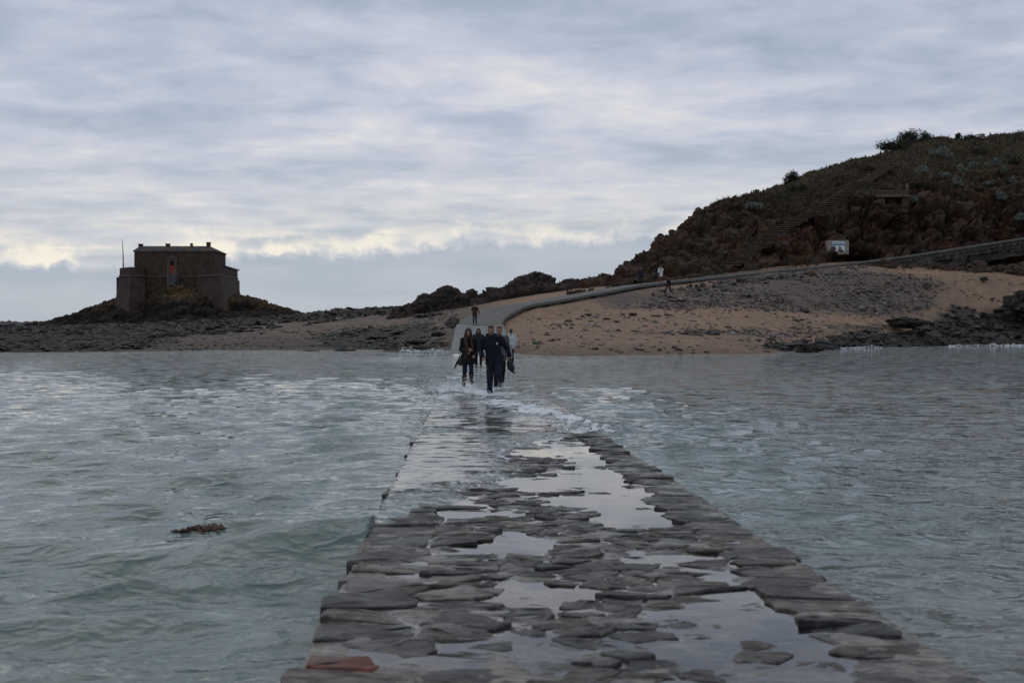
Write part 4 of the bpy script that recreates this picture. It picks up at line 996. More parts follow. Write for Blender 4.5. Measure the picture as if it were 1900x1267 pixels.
# ------------------------------------------------------------------ fort
def build_fort():
    m = 1 / FPX
    def P(px, py, dd=0.0):
        d = FD + dd; return Vector(W(px, py, d))
    root = empty('fort', P(320, 532)); tag(root, 'square brown stone island fort with slate roof and red door', 'fort')
    O = root.location
    stone = pmat('fort_stone', (0.072, 0.053, 0.042), rough=0.9, var=0.35, scale=0.55, bump=0.7, bscale=1.6, dist=0.12, color2=(0.052, 0.041, 0.035), spec=0.15)
    keepm = pmat('keep_stone', (0.072, 0.049, 0.036), rough=0.9, var=0.4, scale=0.9, bump=0.8, bscale=2.4, dist=0.12, spec=0.15)
    trim = pmat('fort_trim', (0.115, 0.087, 0.068), rough=0.85, var=0.25, scale=1.2, spec=0.2)
    slate = pmat('slate_roof', (0.042, 0.047, 0.050), rough=0.9, var=0.25, scale=0.9, color2=(0.12, 0.065, 0.025), stretch=(1, 1, 2.5), spec=0.1)
    dark = pmat('dark_void', (0.012, 0.011, 0.012), rough=0.9, var=0.1)
    redm = pmat('red_door_paint', (0.30, 0.02, 0.014), rough=0.55, var=0.15)
    pale = pmat('grey_timber', (0.15, 0.15, 0.155), rough=0.8, var=0.25, scale=3)
    def ring(pts): return [Vector(p) - O for p in pts]
    # bastions: battered walls with a salient angle towards the viewer, each with a sloped base
    def bastion(lo, hi, name):
        return MB().prism(ring([P(*q) for q in lo]), ring([P(*q) for q in hi])).build(name, stone, root)
    def flat_top(pts, py):   # same height for all corners
        z = P(0, py).z; return [(p.x, p.y, z) for p in pts]
    def corner(px, dd): q = P(px, 500, dd); return Vector((q.x, q.y, 0))
    def wallring(cs, z): return [Vector((c.x, c.y, z)) - O for c in cs]
    zt, zb, zp = P(0, 512).z, P(0, 586).z, P(0, 497).z
    L_hi = [corner(222, 1), corner(243, -4), corner(268, 0.5), corner(268, 12), corner(224, 14)]
    L_lo = [corner(208.5, 0), corner(238, -7), corner(272, -1.5), corner(272, 12), corner(212, 14)]
    R_hi = [corner(366, 0.5), corner(409, -5), corner(441, 15), corner(430, 22), corner(368, 14)]
    R_lo = [corner(362, -1.5), corner(421, -9), corner(453, 15), corner(436, 24), corner(366, 14)]
    MB().prism(wallring(L_lo, zb), wallring(L_hi, zt)).build('bastion', stone, root)
    MB().prism(wallring(R_lo, zb), wallring(R_hi, zt)).build('bastion', stone, root)
    for cs, z1, z1b in ((L_hi, zp, None), (R_hi, P(0, 494.5).z, P(0, 502, 15).z)):
        ctr = sum(cs, Vector((0, 0, 0))) / len(cs)
        up = []
        for i, c in enumerate(cs):
            zz = z1b if (z1b and i in (2, 3)) else z1
            up.append(Vector((c.x, c.y, zz)) - O)
        MB().prism(wallring(cs, zt + 0.02), up).build('parapet', stone, root)
        out = [c + (c - ctr).normalized() * 0.30 for c in cs]
        MB().prism(wallring(out, zt - 0.22), wallring(out, zt + 0.2)).build('string_course', trim, root)
    # rear platform and gun embrasures of the right flank
    b = MB(); x0, x1 = P(236, 0, 14).x, P(424, 0, 14).x
    b.box(x0 - O.x, x1 - O.x, 6.0, 26.0, zb - O.z, zt - 0.05 - O.z); b.build('platform', stone, root)
    for k in range(6):
        a = R_hi[1].lerp(R_hi[2], 0.18 + 0.15 * k); zk = P(0, 494.5).z + (P(0, 502, 15).z - P(0, 494.5).z) * (0.18 + 0.15 * k)
        MB().box(a.x - O.x - 0.45, a.x - O.x + 0.45, a.y - O.y - 0.2, a.y - O.y + 1.2, zk - O.z - 0.1, zk - O.z + 0.22).build('merlon', stone, root)
    # the keep
    kx0, kx1 = P(249, 0, 2).x - O.x, P(398, 0, 2).x - O.x; ky0, ky1 = 2.0, 13.0
    ez = P(0, 467.5, 2).z - O.z; rz = P(0, 456.5, 7).z - O.z; bz = P(0, 575, 2).z - O.z
    MB().box(kx0, kx1, ky0, ky1, bz, ez).build('keep_wall', keepm, root)
    zt2 = zt - O.z
    MB().box(P(271, 0, 2).x - O.x, P(366, 0, 2).x - O.x, ky0 - 0.18, ky0 - 0.002, zt2 - 0.2, zt2 + 0.15).build('string_course', trim, root)
    ov = 0.35; rx0, rx1 = P(259, 0, 7).x - O.x, P(388, 0, 7).x - O.x; ym = (ky0 + ky1) / 2
    MB().box(kx0 - 0.2, kx1 + 0.2, ky0 - 0.2, ky1 + 0.2, ez + 0.002, ez + 0.22).build('cornice', trim, root)
    e = [(kx0 - ov, ky0 - ov, ez + .225), (kx1 + ov, ky0 - ov, ez + .225), (kx1 + ov, ky1 + ov, ez + .225), (kx0 - ov, ky1 + ov, ez + .225)]
    roof = MB().add(e + [(rx0, ym, rz), (rx1, ym, rz)], [(0, 3, 2, 1), (0, 1, 5, 4), (1, 2, 5), (2, 3, 4, 5), (3, 0, 4)]).build('roof', slate, root)
    for px, w, py in ((260, 6.5, 453.5), (310.5, 6.5, 453.0), (354.5, 3, 452.8), (386, 6, 450.5)):
        x = P(px, 0, 7).x - O.x; hw = w / 2 * FD * m; zt_ = P(0, py, 7).z - O.z
        c = MB(); c.box(x - hw, x + hw, ym - 0.6, ym + 0.6, rz - 1.3, zt_); c.box(x - hw - .1, x + hw + .1, ym - .7, ym + .7, zt_ + 0.003, zt_ + 0.15)
        c.build('chimney', keepm, roof)
    # loophole windows: a stone frame with a dark slit standing back in it
    def loop(px, py, w=0.26, h=1.25):
        x, z = P(px, py, 2).x - O.x, P(px, py, 2).z - O.z; y = ky0
        f = MB(); f.box(x - w / 2 - .16, x - w / 2, y - .07, y + .05, z - h / 2, z + h / 2); f.box(x + w / 2, x + w / 2 + .16, y - .07, y + .05, z - h / 2, z + h / 2)
        f.box(x - w / 2 - .2, x + w / 2 + .2, y - .08, y + .05, z + h / 2 + .002, z + h / 2 + .16); f.box(x - w / 2 - .2, x + w / 2 + .2, y - .08, y + .05, z - h / 2 - .16, z - h / 2 - .002)
        o = f.build('window', trim, root)
        MB().box(x - w / 2 + .001, x + w / 2 - .001, y - .012, y + .04, z - h / 2 + .001, z + h / 2 - .001).build('pane', dark, o)
    for px in (262, 277, 291, 304, 337, 348.5, 363, 377): loop(px, 477)
    for px in (276, 291, 305, 335, 348, 362): loop(px, 498, 0.24, 1.3)
    loop(377, 491, 0.75, 0.75)
    for px in (296, 344, 362): loop(px, 522, 0.22, 0.9)
    # doorway
    d = P(319.5, 0, 2).x - O.x
    Z = lambda py: P(0, py, 2).z - O.z
    s = MB(); pw = 6.4 * FD * m
    for sx in (-1, 1): s.box(d + sx * (pw + 0.05) - .3, d + sx * (pw + 0.05) + .3, ky0 - 0.22, ky0 - .002, Z(509), Z(484))
    s.box(d - pw - .5, d + pw + .5, ky0 - .27, ky0 - .002, Z(484) + .003, Z(481)); s.build('door_surround', trim, root)
    y0, y1 = ky0 - .34, ky0 - .002; pwx = 10.5 * FD * m
    tri = [(d - pwx, Z(479.5)), (d + pwx, Z(479.5)), (d + pwx, Z(478.5)), (d, Z(473)), (d - pwx, Z(478.5))]
    MB().prism([(a, y0, z) for a, z in tri][::-1], [(a, y1, z) for a, z in tri][::-1]).build('pediment', trim, root)
    MB().box(d - pw + .3, d + pw - .3, ky0 - .03, ky0 - .003, Z(493), Z(485)).build('transom', dark, root)
    dr = MB().box(d - pw + .3, d - .02, ky0 - .07, ky0 - .003, Z(508.5), Z(493) - .003).box(d + .02, d + pw - .3, ky0 - .07, ky0 - .003, Z(508.5), Z(493) - .003).build('door', redm, root)
    MB().box(d + .10, d + .18, ky0 - .12, ky0 - .072, Z(501.5), Z(500)).build('handle', dark, dr)
    # wooden stair up to the door
    st = empty('stair', (0, 0, 0)); st.parent = root
    n = 12; za, zbm = Z(509), Z(531)
    for k in range(n):
        z = za + (zbm - za) * k / n; y = ky0 - .3 - k * .30
        sk = .092 * k; MB().box(d - 0.95 + sk, d + 0.55 + sk, y - .30, y - .01, z - .12, z).build('step', pale, st)
    for x in (d - 1.05, d + 0.65):
        MB().bar((x, ky0 - .3, za + 1.0), (x + .092 * n, ky0 - .3 - n * .3, zbm + 1.0), .10).build('handrail', pale, st)
        for k in (0, 4, 8, 12):
            z = za + (zbm - za) * k / n; MB().box(x + .092 * k - .06, x + .092 * k + .06, ky0 - .36 - k * .3, ky0 - .24 - k * .3, z - .6, z + .96).build('post', pale, st)
        MB().bar((x, ky0 - .3, za - .1), (x + .092 * n, ky0 - .3 - n * .3, zbm - .1), .08, .24).build('stringer', pale, st)
    MB().box(d + .75, d + 2.0, ky0 - 1.6, ky0 - .3, za - .15, za - .02).build('landing', pale, st)
    for x in (d + .8, d + 1.4, d + 1.95): MB().box(x - .05, x + .05, ky0 - 1.58, ky0 - 1.48, zbm - .3, za + .9).build('post', pale, st)
    MB().bar((d + .75, ky0 - 1.5, za + .9), (d + 2.0, ky0 - 1.5, za + .9), .09).build('handrail', pale, st)
    MB().bar((d + .8, ky0 - 1.6, zbm + .2), (d + 1.95, ky0 - 1.6, za - .2), .09).build('brace', pale, st)
    # flagpole on the left bastion
    p = P(229, 497.5, 2)
    fp = empty('flagpole', p); tag(fp, 'thin bare flagpole standing on the left bastion of the fort', 'flagpole')
    tall = (497.5 - 446) * FD * m; pm = pmat('pole_paint', (0.16, 0.15, 0.15), rough=0.6, var=0.1)
    MB().tube([(0, 0, -.3), (-.08, 0, tall * .5), (-.28, 0, tall)], [.17, .12, .07], 8).build('pole', pm, fp, smooth=True)
    MB().tube([(-.28, 0, tall), (-.28, 0, tall + .18)], [.13, .09], 8).build('finial', pm, fp)

# ------------------------------------------------------------------ things on the hill
def leaf_cloud(n, rx, ry, rz, size, rng, lobes=7):
    """many small faces gathered in uneven clumps"""
    c = rng.normal(0, 1, (lobes, 3)); c /= np.linalg.norm(c, axis=1)[:, None]; c *= rng.uniform(.25, .68, (lobes, 1)); c[:, 2] = np.abs(c[:, 2]) * .9
    lr = rng.uniform(.26, .5, lobes)
    k = rng.integers(lobes, size=n); d = rng.normal(0, 1, (n, 3)); d /= np.linalg.norm(d, axis=1)[:, None]
    p = c[k] + d * (lr[k] * rng.uniform(.35, 1.08, n))[:, None]
    p = p * np.array([rx, ry, rz]); p[:, 2] = np.maximum(p[:, 2], -0.1)
    a = rng.normal(0, 1, (n, 3)) + d * .6 + np.array([0, 0, .5]); a /= np.linalg.norm(a, axis=1)[:, None]
    b = np.cross(a, rng.normal(0, 1, (n, 3))); b /= np.linalg.norm(b, axis=1)[:, None]
    s = size * rng.uniform(.6, 1.5, (n, 1))
    V = np.stack([p - b * s * .5, p + a * s, p + b * s * .5], 1).reshape(-1, 3)
    return V, np.arange(3 * n).reshape(-1, 3)

LEAF = {}
def leaf_mats():
    for nm, c in (('dark', (0.030, 0.034, 0.020)), ('olive', (0.055, 0.055, 0.026)), ('silver', (0.15, 0.165, 0.14)), ('brown', (0.075, 0.052, 0.030))):
        LEAF[nm] = pmat('leaves_' + nm, c, rough=0.75, var=0.45, scale=4.0, spec=0.2)
    LEAF['bark'] = pmat('shrub_bark', (0.045, 0.035, 0.027), rough=0.9, var=0.3)

def shrub(px, py, wpx, hpx, kind, label, d=None, seed=0, name='shrub', dens=1.0, group=None):
    p = W(px, py, d) if d else hill_hit(px, py)
    sc = p[1] / FPX; w, h = wpx * sc, hpx * sc; rng = np.random.default_rng(seed + 500)
    o = empty(name, (p[0], p[1] - 0.2, p[2] - 0.15)); tag(o, label, 'shrub', group)
    n = int(min(2600, max(260, 260 * w * h)) * dens)
    V, F = leaf_cloud(n, w / 2 * 1.15, max(w, h) / 2, h * 1.05, 0.17, rng, 5 + int(w))
    mesh_np('foliage', V, F, LEAF[kind], o)
    b = MB()
    for k in range(4):
        a = rng.uniform(0, 6.28); b.tube([(0, 0, -.2), (math.cos(a) * w * .12, math.sin(a) * w * .12, h * .35), (math.cos(a) * w * .26, math.sin(a) * w * .26, h * .7)], [.07, .05, .02], 5)
    b.build('stem', LEAF['bark'], o)
    return o

def build_hill_things():
    leaf_mats()
    # skyline shrubs
    S = [(1690, 252, 50, 30, 'dark', 'largest round dark shrub on the skyline at the top of the hill'), (1660, 262, 70, 24, 'dark', 'broad dark bush just left below the largest skyline shrub'), (1716, 252, 34, 14, 'dark', 'low dark bush just right of the largest skyline shrub'),
         (1467, 330, 36, 24, 'dark', 'bristly dark shrub alone halfway up the skyline'), (1363, 364, 13, 11, 'dark', 'small round bush lowest on the skyline'), (1384, 358, 20, 13, 'dark', 'tufted bush just right of the lowest skyline bush'), (1402, 355, 22, 12, 'dark', 'second tufted bush right of the lowest skyline bush'),
         (1777, 250, 13, 11, 'dark', 'small square-looking bush left of the dome-shaped one on the summit'), (1803, 254, 48, 15, 'dark', 'smooth dome-shaped dark bush on the summit'), (1885, 254, 56, 14, 'silver', 'pale bush on the summit at the right edge'), (1530, 314, 22, 10, 'olive', 'low olive bush on the skyline between the bristly shrub and the summit'), (1590, 296, 26, 9, 'olive', 'low ragged bush on the skyline below the summit'), (1317, 380, 14, 8, 'dark', 'tiny scrub tuft on the left shoulder of the hill')]
    for i, s in enumerate(S):
        px, py, w, h, k, lab = s
        # depth of the crest along this column
        dd = np.linspace(135, 180, 300); X = (px - CX) / FPX * dd; z = hill_z(X, dd); el = (z - CAMZ) / dd; j = int(el.argmax())
        yy = min(py, HY - el[j] * FPX + 3) if py < 300 or px < 1600 else py
        shrub(px, HY - el[j] * FPX + 3, w, h * 1.05, k, lab, d=dd[j], seed=i)
    G = [(1740, 290, 50, 18, 'silver', 'grey-green bush high on the slope below the dome-shaped bush'), (1712, 325, 44, 22, 'silver', 'wide grey-green bush right of the top of the stairway'), (1700, 345, 40, 14, 'dark', 'dark bush directly above the right end of the bunker'), (1785, 318, 26, 16, 'silver', 'leftmost of the row of silvery bushes on the right slope'), (1806, 310, 24, 14, 'silver', 'second silvery bush from the left in the row on the right slope'), (1828, 308, 18, 10, 'silver', 'small silvery bush in the middle of the row on the right slope'),
         (1848, 304, 24, 13, 'silver', 'silvery bush highest in the row on the right slope'), (1864, 316, 22, 14, 'silver', 'rightmost silvery bush of the row on the right slope'), (1750, 328, 28, 12, 'silver', 'flat grey bush left of the row of silvery bushes'), (1776, 342, 30, 15, 'silver', 'grey bush below the row of silvery bushes'), (1837, 340, 16, 10, 'silver', 'small round grey bush under the row, right slope'), (1856, 366, 28, 16, 'silver', 'grey bush overhanging the bare red rock at the right'), (1700, 372, 26, 18, 'silver', 'grey bush hanging right of the bunker opening'), (1722, 395, 22, 14, 'dark', 'dark bush in the gully right of the bunker'), (1755, 372, 20, 9, 'silver', 'little grey bush on the ledge right of the gully'),
         (1490, 388, 14, 6, 'silver', 'tiny pale bush beside the middle of the stairway'), (1440, 395, 40, 12, 'olive', 'olive scrub left of the stairway, mid slope'), (1400, 385, 44, 12, 'silver', 'grey scrub on the left slope under the skyline'), (1480, 352, 50, 14, 'olive', 'olive scrub under the bristly skyline shrub'), (1560, 335, 44, 13, 'olive', 'olive scrub left of the upper stairway'), (1340, 408, 30, 10, 'silver', 'grey scrub on the left shoulder crags'), (1420, 420, 30, 10, 'brown', 'brown scrub above the lower stairway'), (1610, 312, 40, 12, 'brown', 'brown scrub near the top left of the stairway'), (1880, 300, 40, 14, 'olive', 'olive bush near the right edge above the silvery row'), (1820, 282, 46, 12, 'olive', 'olive bush below the dome-shaped summit bush'), (1890, 405, 26, 12, 'silver', 'pale bush at the right edge low on the cliff'), (1780, 378, 20, 8, 'silver', 'pale low bush on the cliff ledges right of the gully'), (1878, 335, 14, 12, 'silver', 'pale upright bush on the bare pillar at the right')]
    for i, s in enumerate(G): shrub(s[0], s[1], s[2], s[3] * 1.1, s[4], s[5], seed=40 + i, dens=0.8)
    # dry grass and heath
    V = HG['V']; ok = np.where((HG['rocky'] < .45) & (V[:, 2] > HG['zb'] + 1.2) & (V[:, 1] < 176) & (V[:, 0] / V[:, 1] < .52))[0]
    r = np.random.default_rng(77); k = r.choice(ok, 26000)
    p = V[k] + r.normal(0, .12, (len(k), 3)) * [1, 1, 0]; h = r.lognormal(math.log(.21), .4, len(k)); a = r.uniform(0, 6.28, len(k)); w = h * .28
    lean = r.normal(0, .18, (len(k), 2))
    base = np.stack([np.cos(a) * w, np.sin(a) * w, np.zeros(len(k)) - .08], 1); tip = np.stack([lean[:, 0], lean[:, 1], h], 1)
    VV = np.stack([p - base * [1, 1, -1], p + base, p + tip], 1).reshape(-1, 3)
    g = fbm(p * .15, 3, seed=200); c = np.where((g > .05)[:, None], np.array([0.058, 0.042, 0.022]), np.array([0.070, 0.048, 0.027])) * r.uniform(.6, 1.4, (len(k), 1)); c = np.where(r.random((len(k), 1)) < .25, np.array([.042, .042, .022]), c)
    o = mesh_np('grass', VV, np.arange(len(VV)).reshape(-1, 3), pmat('dry_grass', None, rough=.85, var=.2, scale=2, vcol=True, spec=.15), col=np.repeat(c, 3, 0))
    tag(o, 'dry grass and heath over the upper slopes of the hill', 'grass', kind='stuff')
    # stairway
    sp = [(1349, 497), (1372, 480), (1392, 464), (1420, 447), (1446, 428), (1470, 416), (1488, 406), (1520, 391), (1546, 376), (1566, 362), (1590, 346), (1620, 328), (1650, 310), (1682, 290)]
    hits = np.array([hill_hit(*q) for q in sp]); hits[:, 2] = np.maximum.accumulate(hits[:, 2])
    line = smooth_line(hits, 400)
    root = empty('stairway', hits[0]); tag(root, 'long stone stairway climbing the hill in a slanting line', 'stairway'); O = Vector(hits[0])
    sm = [pmat('step_stone_' + 'ab'[i], c, rough=.85, var=.3, scale=2.5, bump=.5, bscale=8, dist=.04) for i, c in enumerate([(0.095, 0.068, 0.047), (0.070, 0.050, 0.036)])]
    zs = line[:, 2]; z = zs[0]; i = 0; n = 0; rr = random.Random(4)
    while i < len(line) - 1 and n < 120:
        z += 0.27; i = int(np.searchsorted(zs, z)); i = min(i, len(line) - 1)
        q = Vector(line[i]); w = rr.uniform(.95, 1.25) * np.interp(i, [0, 200, 400], [1.15, 1.1, .8])
        o = MB().box(-w, w, -.10, .75, -.13, .0).build('step', sm[n % 2], root)
        o.location = Vector((q.x, q.y - .55, z + .12)) - O; o.rotation_euler.z = rr.uniform(-.1, .22); n += 1
    # bunker let into the cliff
    hv = HG['V']; qx = CX + hv[:, 0] / hv[:, 1] * FPX; qy = HY - (hv[:, 2] - CAMZ) / hv[:, 1] * FPX
    sel = (qx > 1622) & (qx < 1690) & (qy > 362) & (qy < 384) & (hv[:, 1] < 150); y = float(np.percentile(hv[sel, 1], 12)) - 0.25; s = y / FPX
    bk = empty('bunker', W(1655, 382, y)); tag(bk, 'small concrete bunker with a dark slot and a railed roof in the cliff', 'bunker')
    cm = pmat('bunker_concrete', (0.10, 0.078, 0.06), rough=.9, var=.3, scale=2, bump=.4, bscale=8, dist=.04); dk = MATS['dark_void']; rk = pmat('bunker_face', (0.055, 0.034, 0.024), rough=.9, var=.35, scale=1.2, bump=.7, bscale=4, dist=.1)
    X = lambda a: (a - 1655) * s; Z = lambda a: (382 - a) * s
    MB().box(X(1624), X(1688), -.35, 3.2, Z(366.5), Z(362)).build('roof_slab', cm, bk, bevel=.03)
    MB().box(X(1626), X(1640), 0, 3, Z(384), Z(366.5) - .003).build('wall', rk, bk); MB().box(X(1674), X(1687), 0, 3, Z(384), Z(366.5) - .003).build('wall', rk, bk)
    MB().box(X(1640) + .003, X(1674) - .003, 0.02, 3, Z(384), Z(379.5)).build('sill', rk, bk)
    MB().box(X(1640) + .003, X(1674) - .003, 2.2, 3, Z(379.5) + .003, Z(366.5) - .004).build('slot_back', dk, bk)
    MB().box(X(1628), X(1686), .15, 3.4, Z(394), Z(384) - .003).build('footing', rk, bk)
    for k in range(14):
        xx = 1620 + k * 4.9; MB().box(X(xx), X(xx + 2.1), .1, .3, Z(361.8), Z(354.5)).build('baluster', cm, bk)
    MB().box(X(1618), X(1690), .08, .34, Z(354.5) + .003, Z(353)).build('rail', cm, bk)
    MB().box(X(1683), X(1687), .2, .5, Z(362) + .003, Z(340)).build('post', cm, bk)
    # notice board
    y = 133.6; s = y / FPX
    sg = empty('notice_board', W(1556, 473, y)); tag(sg, 'white and blue notice board on a concrete block under the cliff', 'notice board')
    X = lambda a: (a - 1556) * s; Z = lambda a: (473 - a) * s
    MB().box(X(1537.5), X(1575), 0, 1.4, Z(472), Z(446)).build('concrete_block', pmat('board_concrete', (0.26, 0.235, 0.20), rough=.85, var=.2, scale=3, bump=.4, bscale=12, dist=.03), sg, bevel=.02)
    wh = pmat('notice_white', (0.62, 0.66, 0.70), rough=.5, var=.08, scale=6); bl = pmat('notice_blue', (0.05, 0.13, 0.26), rough=.5, var=.15); brn = pmat('notice_photo', (0.17, 0.11, 0.075), rough=.6, var=.4, scale=6)
    MB().box(X(1544.5), X(1567.5), -.05, -.002, Z(457), Z(448.5)).build('header', wh, sg)
    MB().box(X(1544.5), X(1567.5), -.06, -.052, Z(455.2), Z(452.6)).build('blue_band', bl, sg)
    for k in range(7): MB().box(X(1546 + k * 3), X(1548 + k * 3), -.058, -.052, Z(451.3), Z(450.2)).build('letter_mark', bl, sg)
    MB().box(X(1545), X(1556), -.05, -.002, Z(466), Z(457.3)).build('sheet', wh, sg); MB().box(X(1559.5), X(1567.5), -.05, -.002, Z(466), Z(457.3)).build('sheet', wh, sg)
    MB().prism([(X(1554), -.06, Z(466)), (X(1561), -.06, Z(466)), (X(1560.5), -.06, Z(458.5)), (X(1557), -.06, Z(459.5))], [(X(1554), -.051, Z(466)), (X(1561), -.051, Z(466)), (X(1560.5), -.051, Z(458.5)), (X(1557), -.051, Z(459.5))]).build('picture', brn, sg)
    MB().prism([(X(1539), -.04, Z(471)), (X(1550), -.04, Z(471)), (X(1550), -.04, Z(467)), (X(1544), -.04, Z(467.5))], [(X(1539), -.002, Z(471)), (X(1550), -.002, Z(471)), (X(1550), -.002, Z(467)), (X(1544), -.002, Z(467.5))]).build('loose_sheet', wh, sg)
# ------------------------------------------------------------------ people
def _ico(n):
    bm = bmesh.new(); bmesh.ops.create_icosphere(bm, subdivisions=n, radius=1); bm.verts.index_update()
    v = np.array([q.co[:] for q in bm.verts]); f = np.array([[q.index for q in t.verts] for t in bm.faces]); bm.free(); return v, f
ICO_H = _ico(3); ICO_L = _ico(2)
def blob(name, prims, mat, parent, voxel=0.010, smooth=4, folds=0.0, fscale=9.0, seed=0):
    """one continuous skin grown over balls ('s', centre, radii) and tapering limbs ('c', a, b, ra, rb)"""
    Vs, Fs = [], []; nv = 0
    def ball(c, rad):
        nonlocal nv
        ic = ICO_H if np.max(rad) > .07 else ICO_L
        Vs.append(ic[0] * np.asarray(rad) + np.asarray(c)); Fs.append(ic[1] + nv); nv += len(ic[0])
    for q in prims:
        if q[0] == 's': ball(q[1], q[2])
        else:
            a, b = np.array(q[1], float), np.array(q[2], float); ra, rb = q[3], q[4]; fl = np.array(q[5]) if len(q) > 5 else np.ones(3)
            n = max(2, int(np.linalg.norm(b - a) / (0.4 * min(ra, rb))) + 1)
            for i in range(n):
                t = i / (n - 1); ball(a + (b - a) * t, (ra + (rb - ra) * t) * fl)
    o = mesh_np(name, np.concatenate(Vs), np.concatenate(Fs), None, None)
    if len(prims) == 1:
        o.data.polygons.foreach_set('use_smooth', [True] * len(o.data.polygons)); o.data.materials.append(mat); o.parent = parent; return o
    md = o.modifiers.new('r', 'REMESH'); md.mode = 'VOXEL'; md.voxel_size = voxel; md.use_smooth_shade = True
    if smooth: ms = o.modifiers.new('s', 'SMOOTH'); ms.factor = 0.5; ms.iterations = smooth
    dg = bpy.context.evaluated_depsgraph_get(); dg.update()
    me = bpy.data.meshes.new_from_object(o.evaluated_get(dg)); old = o.data
    o.modifiers.clear(); o.data = me; bpy.data.meshes.remove(old); me.name = name
    if folds:
        n = len(me.vertices); co = np.empty(n * 3, np.float32); me.vertices.foreach_get('co', co); co = co.reshape(-1, 3)
        nn = np.empty(n * 3, np.float32); me.vertices.foreach_get('normal', nn); nn = nn.reshape(-1, 3)
        f = fbm(co * np.array([1, 1, .6]) * fscale + seed, 3, seed=seed)
        me.vertices.foreach_set('co', (co + nn * (f * folds)[:, None]).ravel().astype(np.float32)); me.update()
    me.polygons.foreach_set('use_smooth', [True] * len(me.polygons))
    me.materials.clear(); me.materials.append(mat); o.parent = parent
    return o

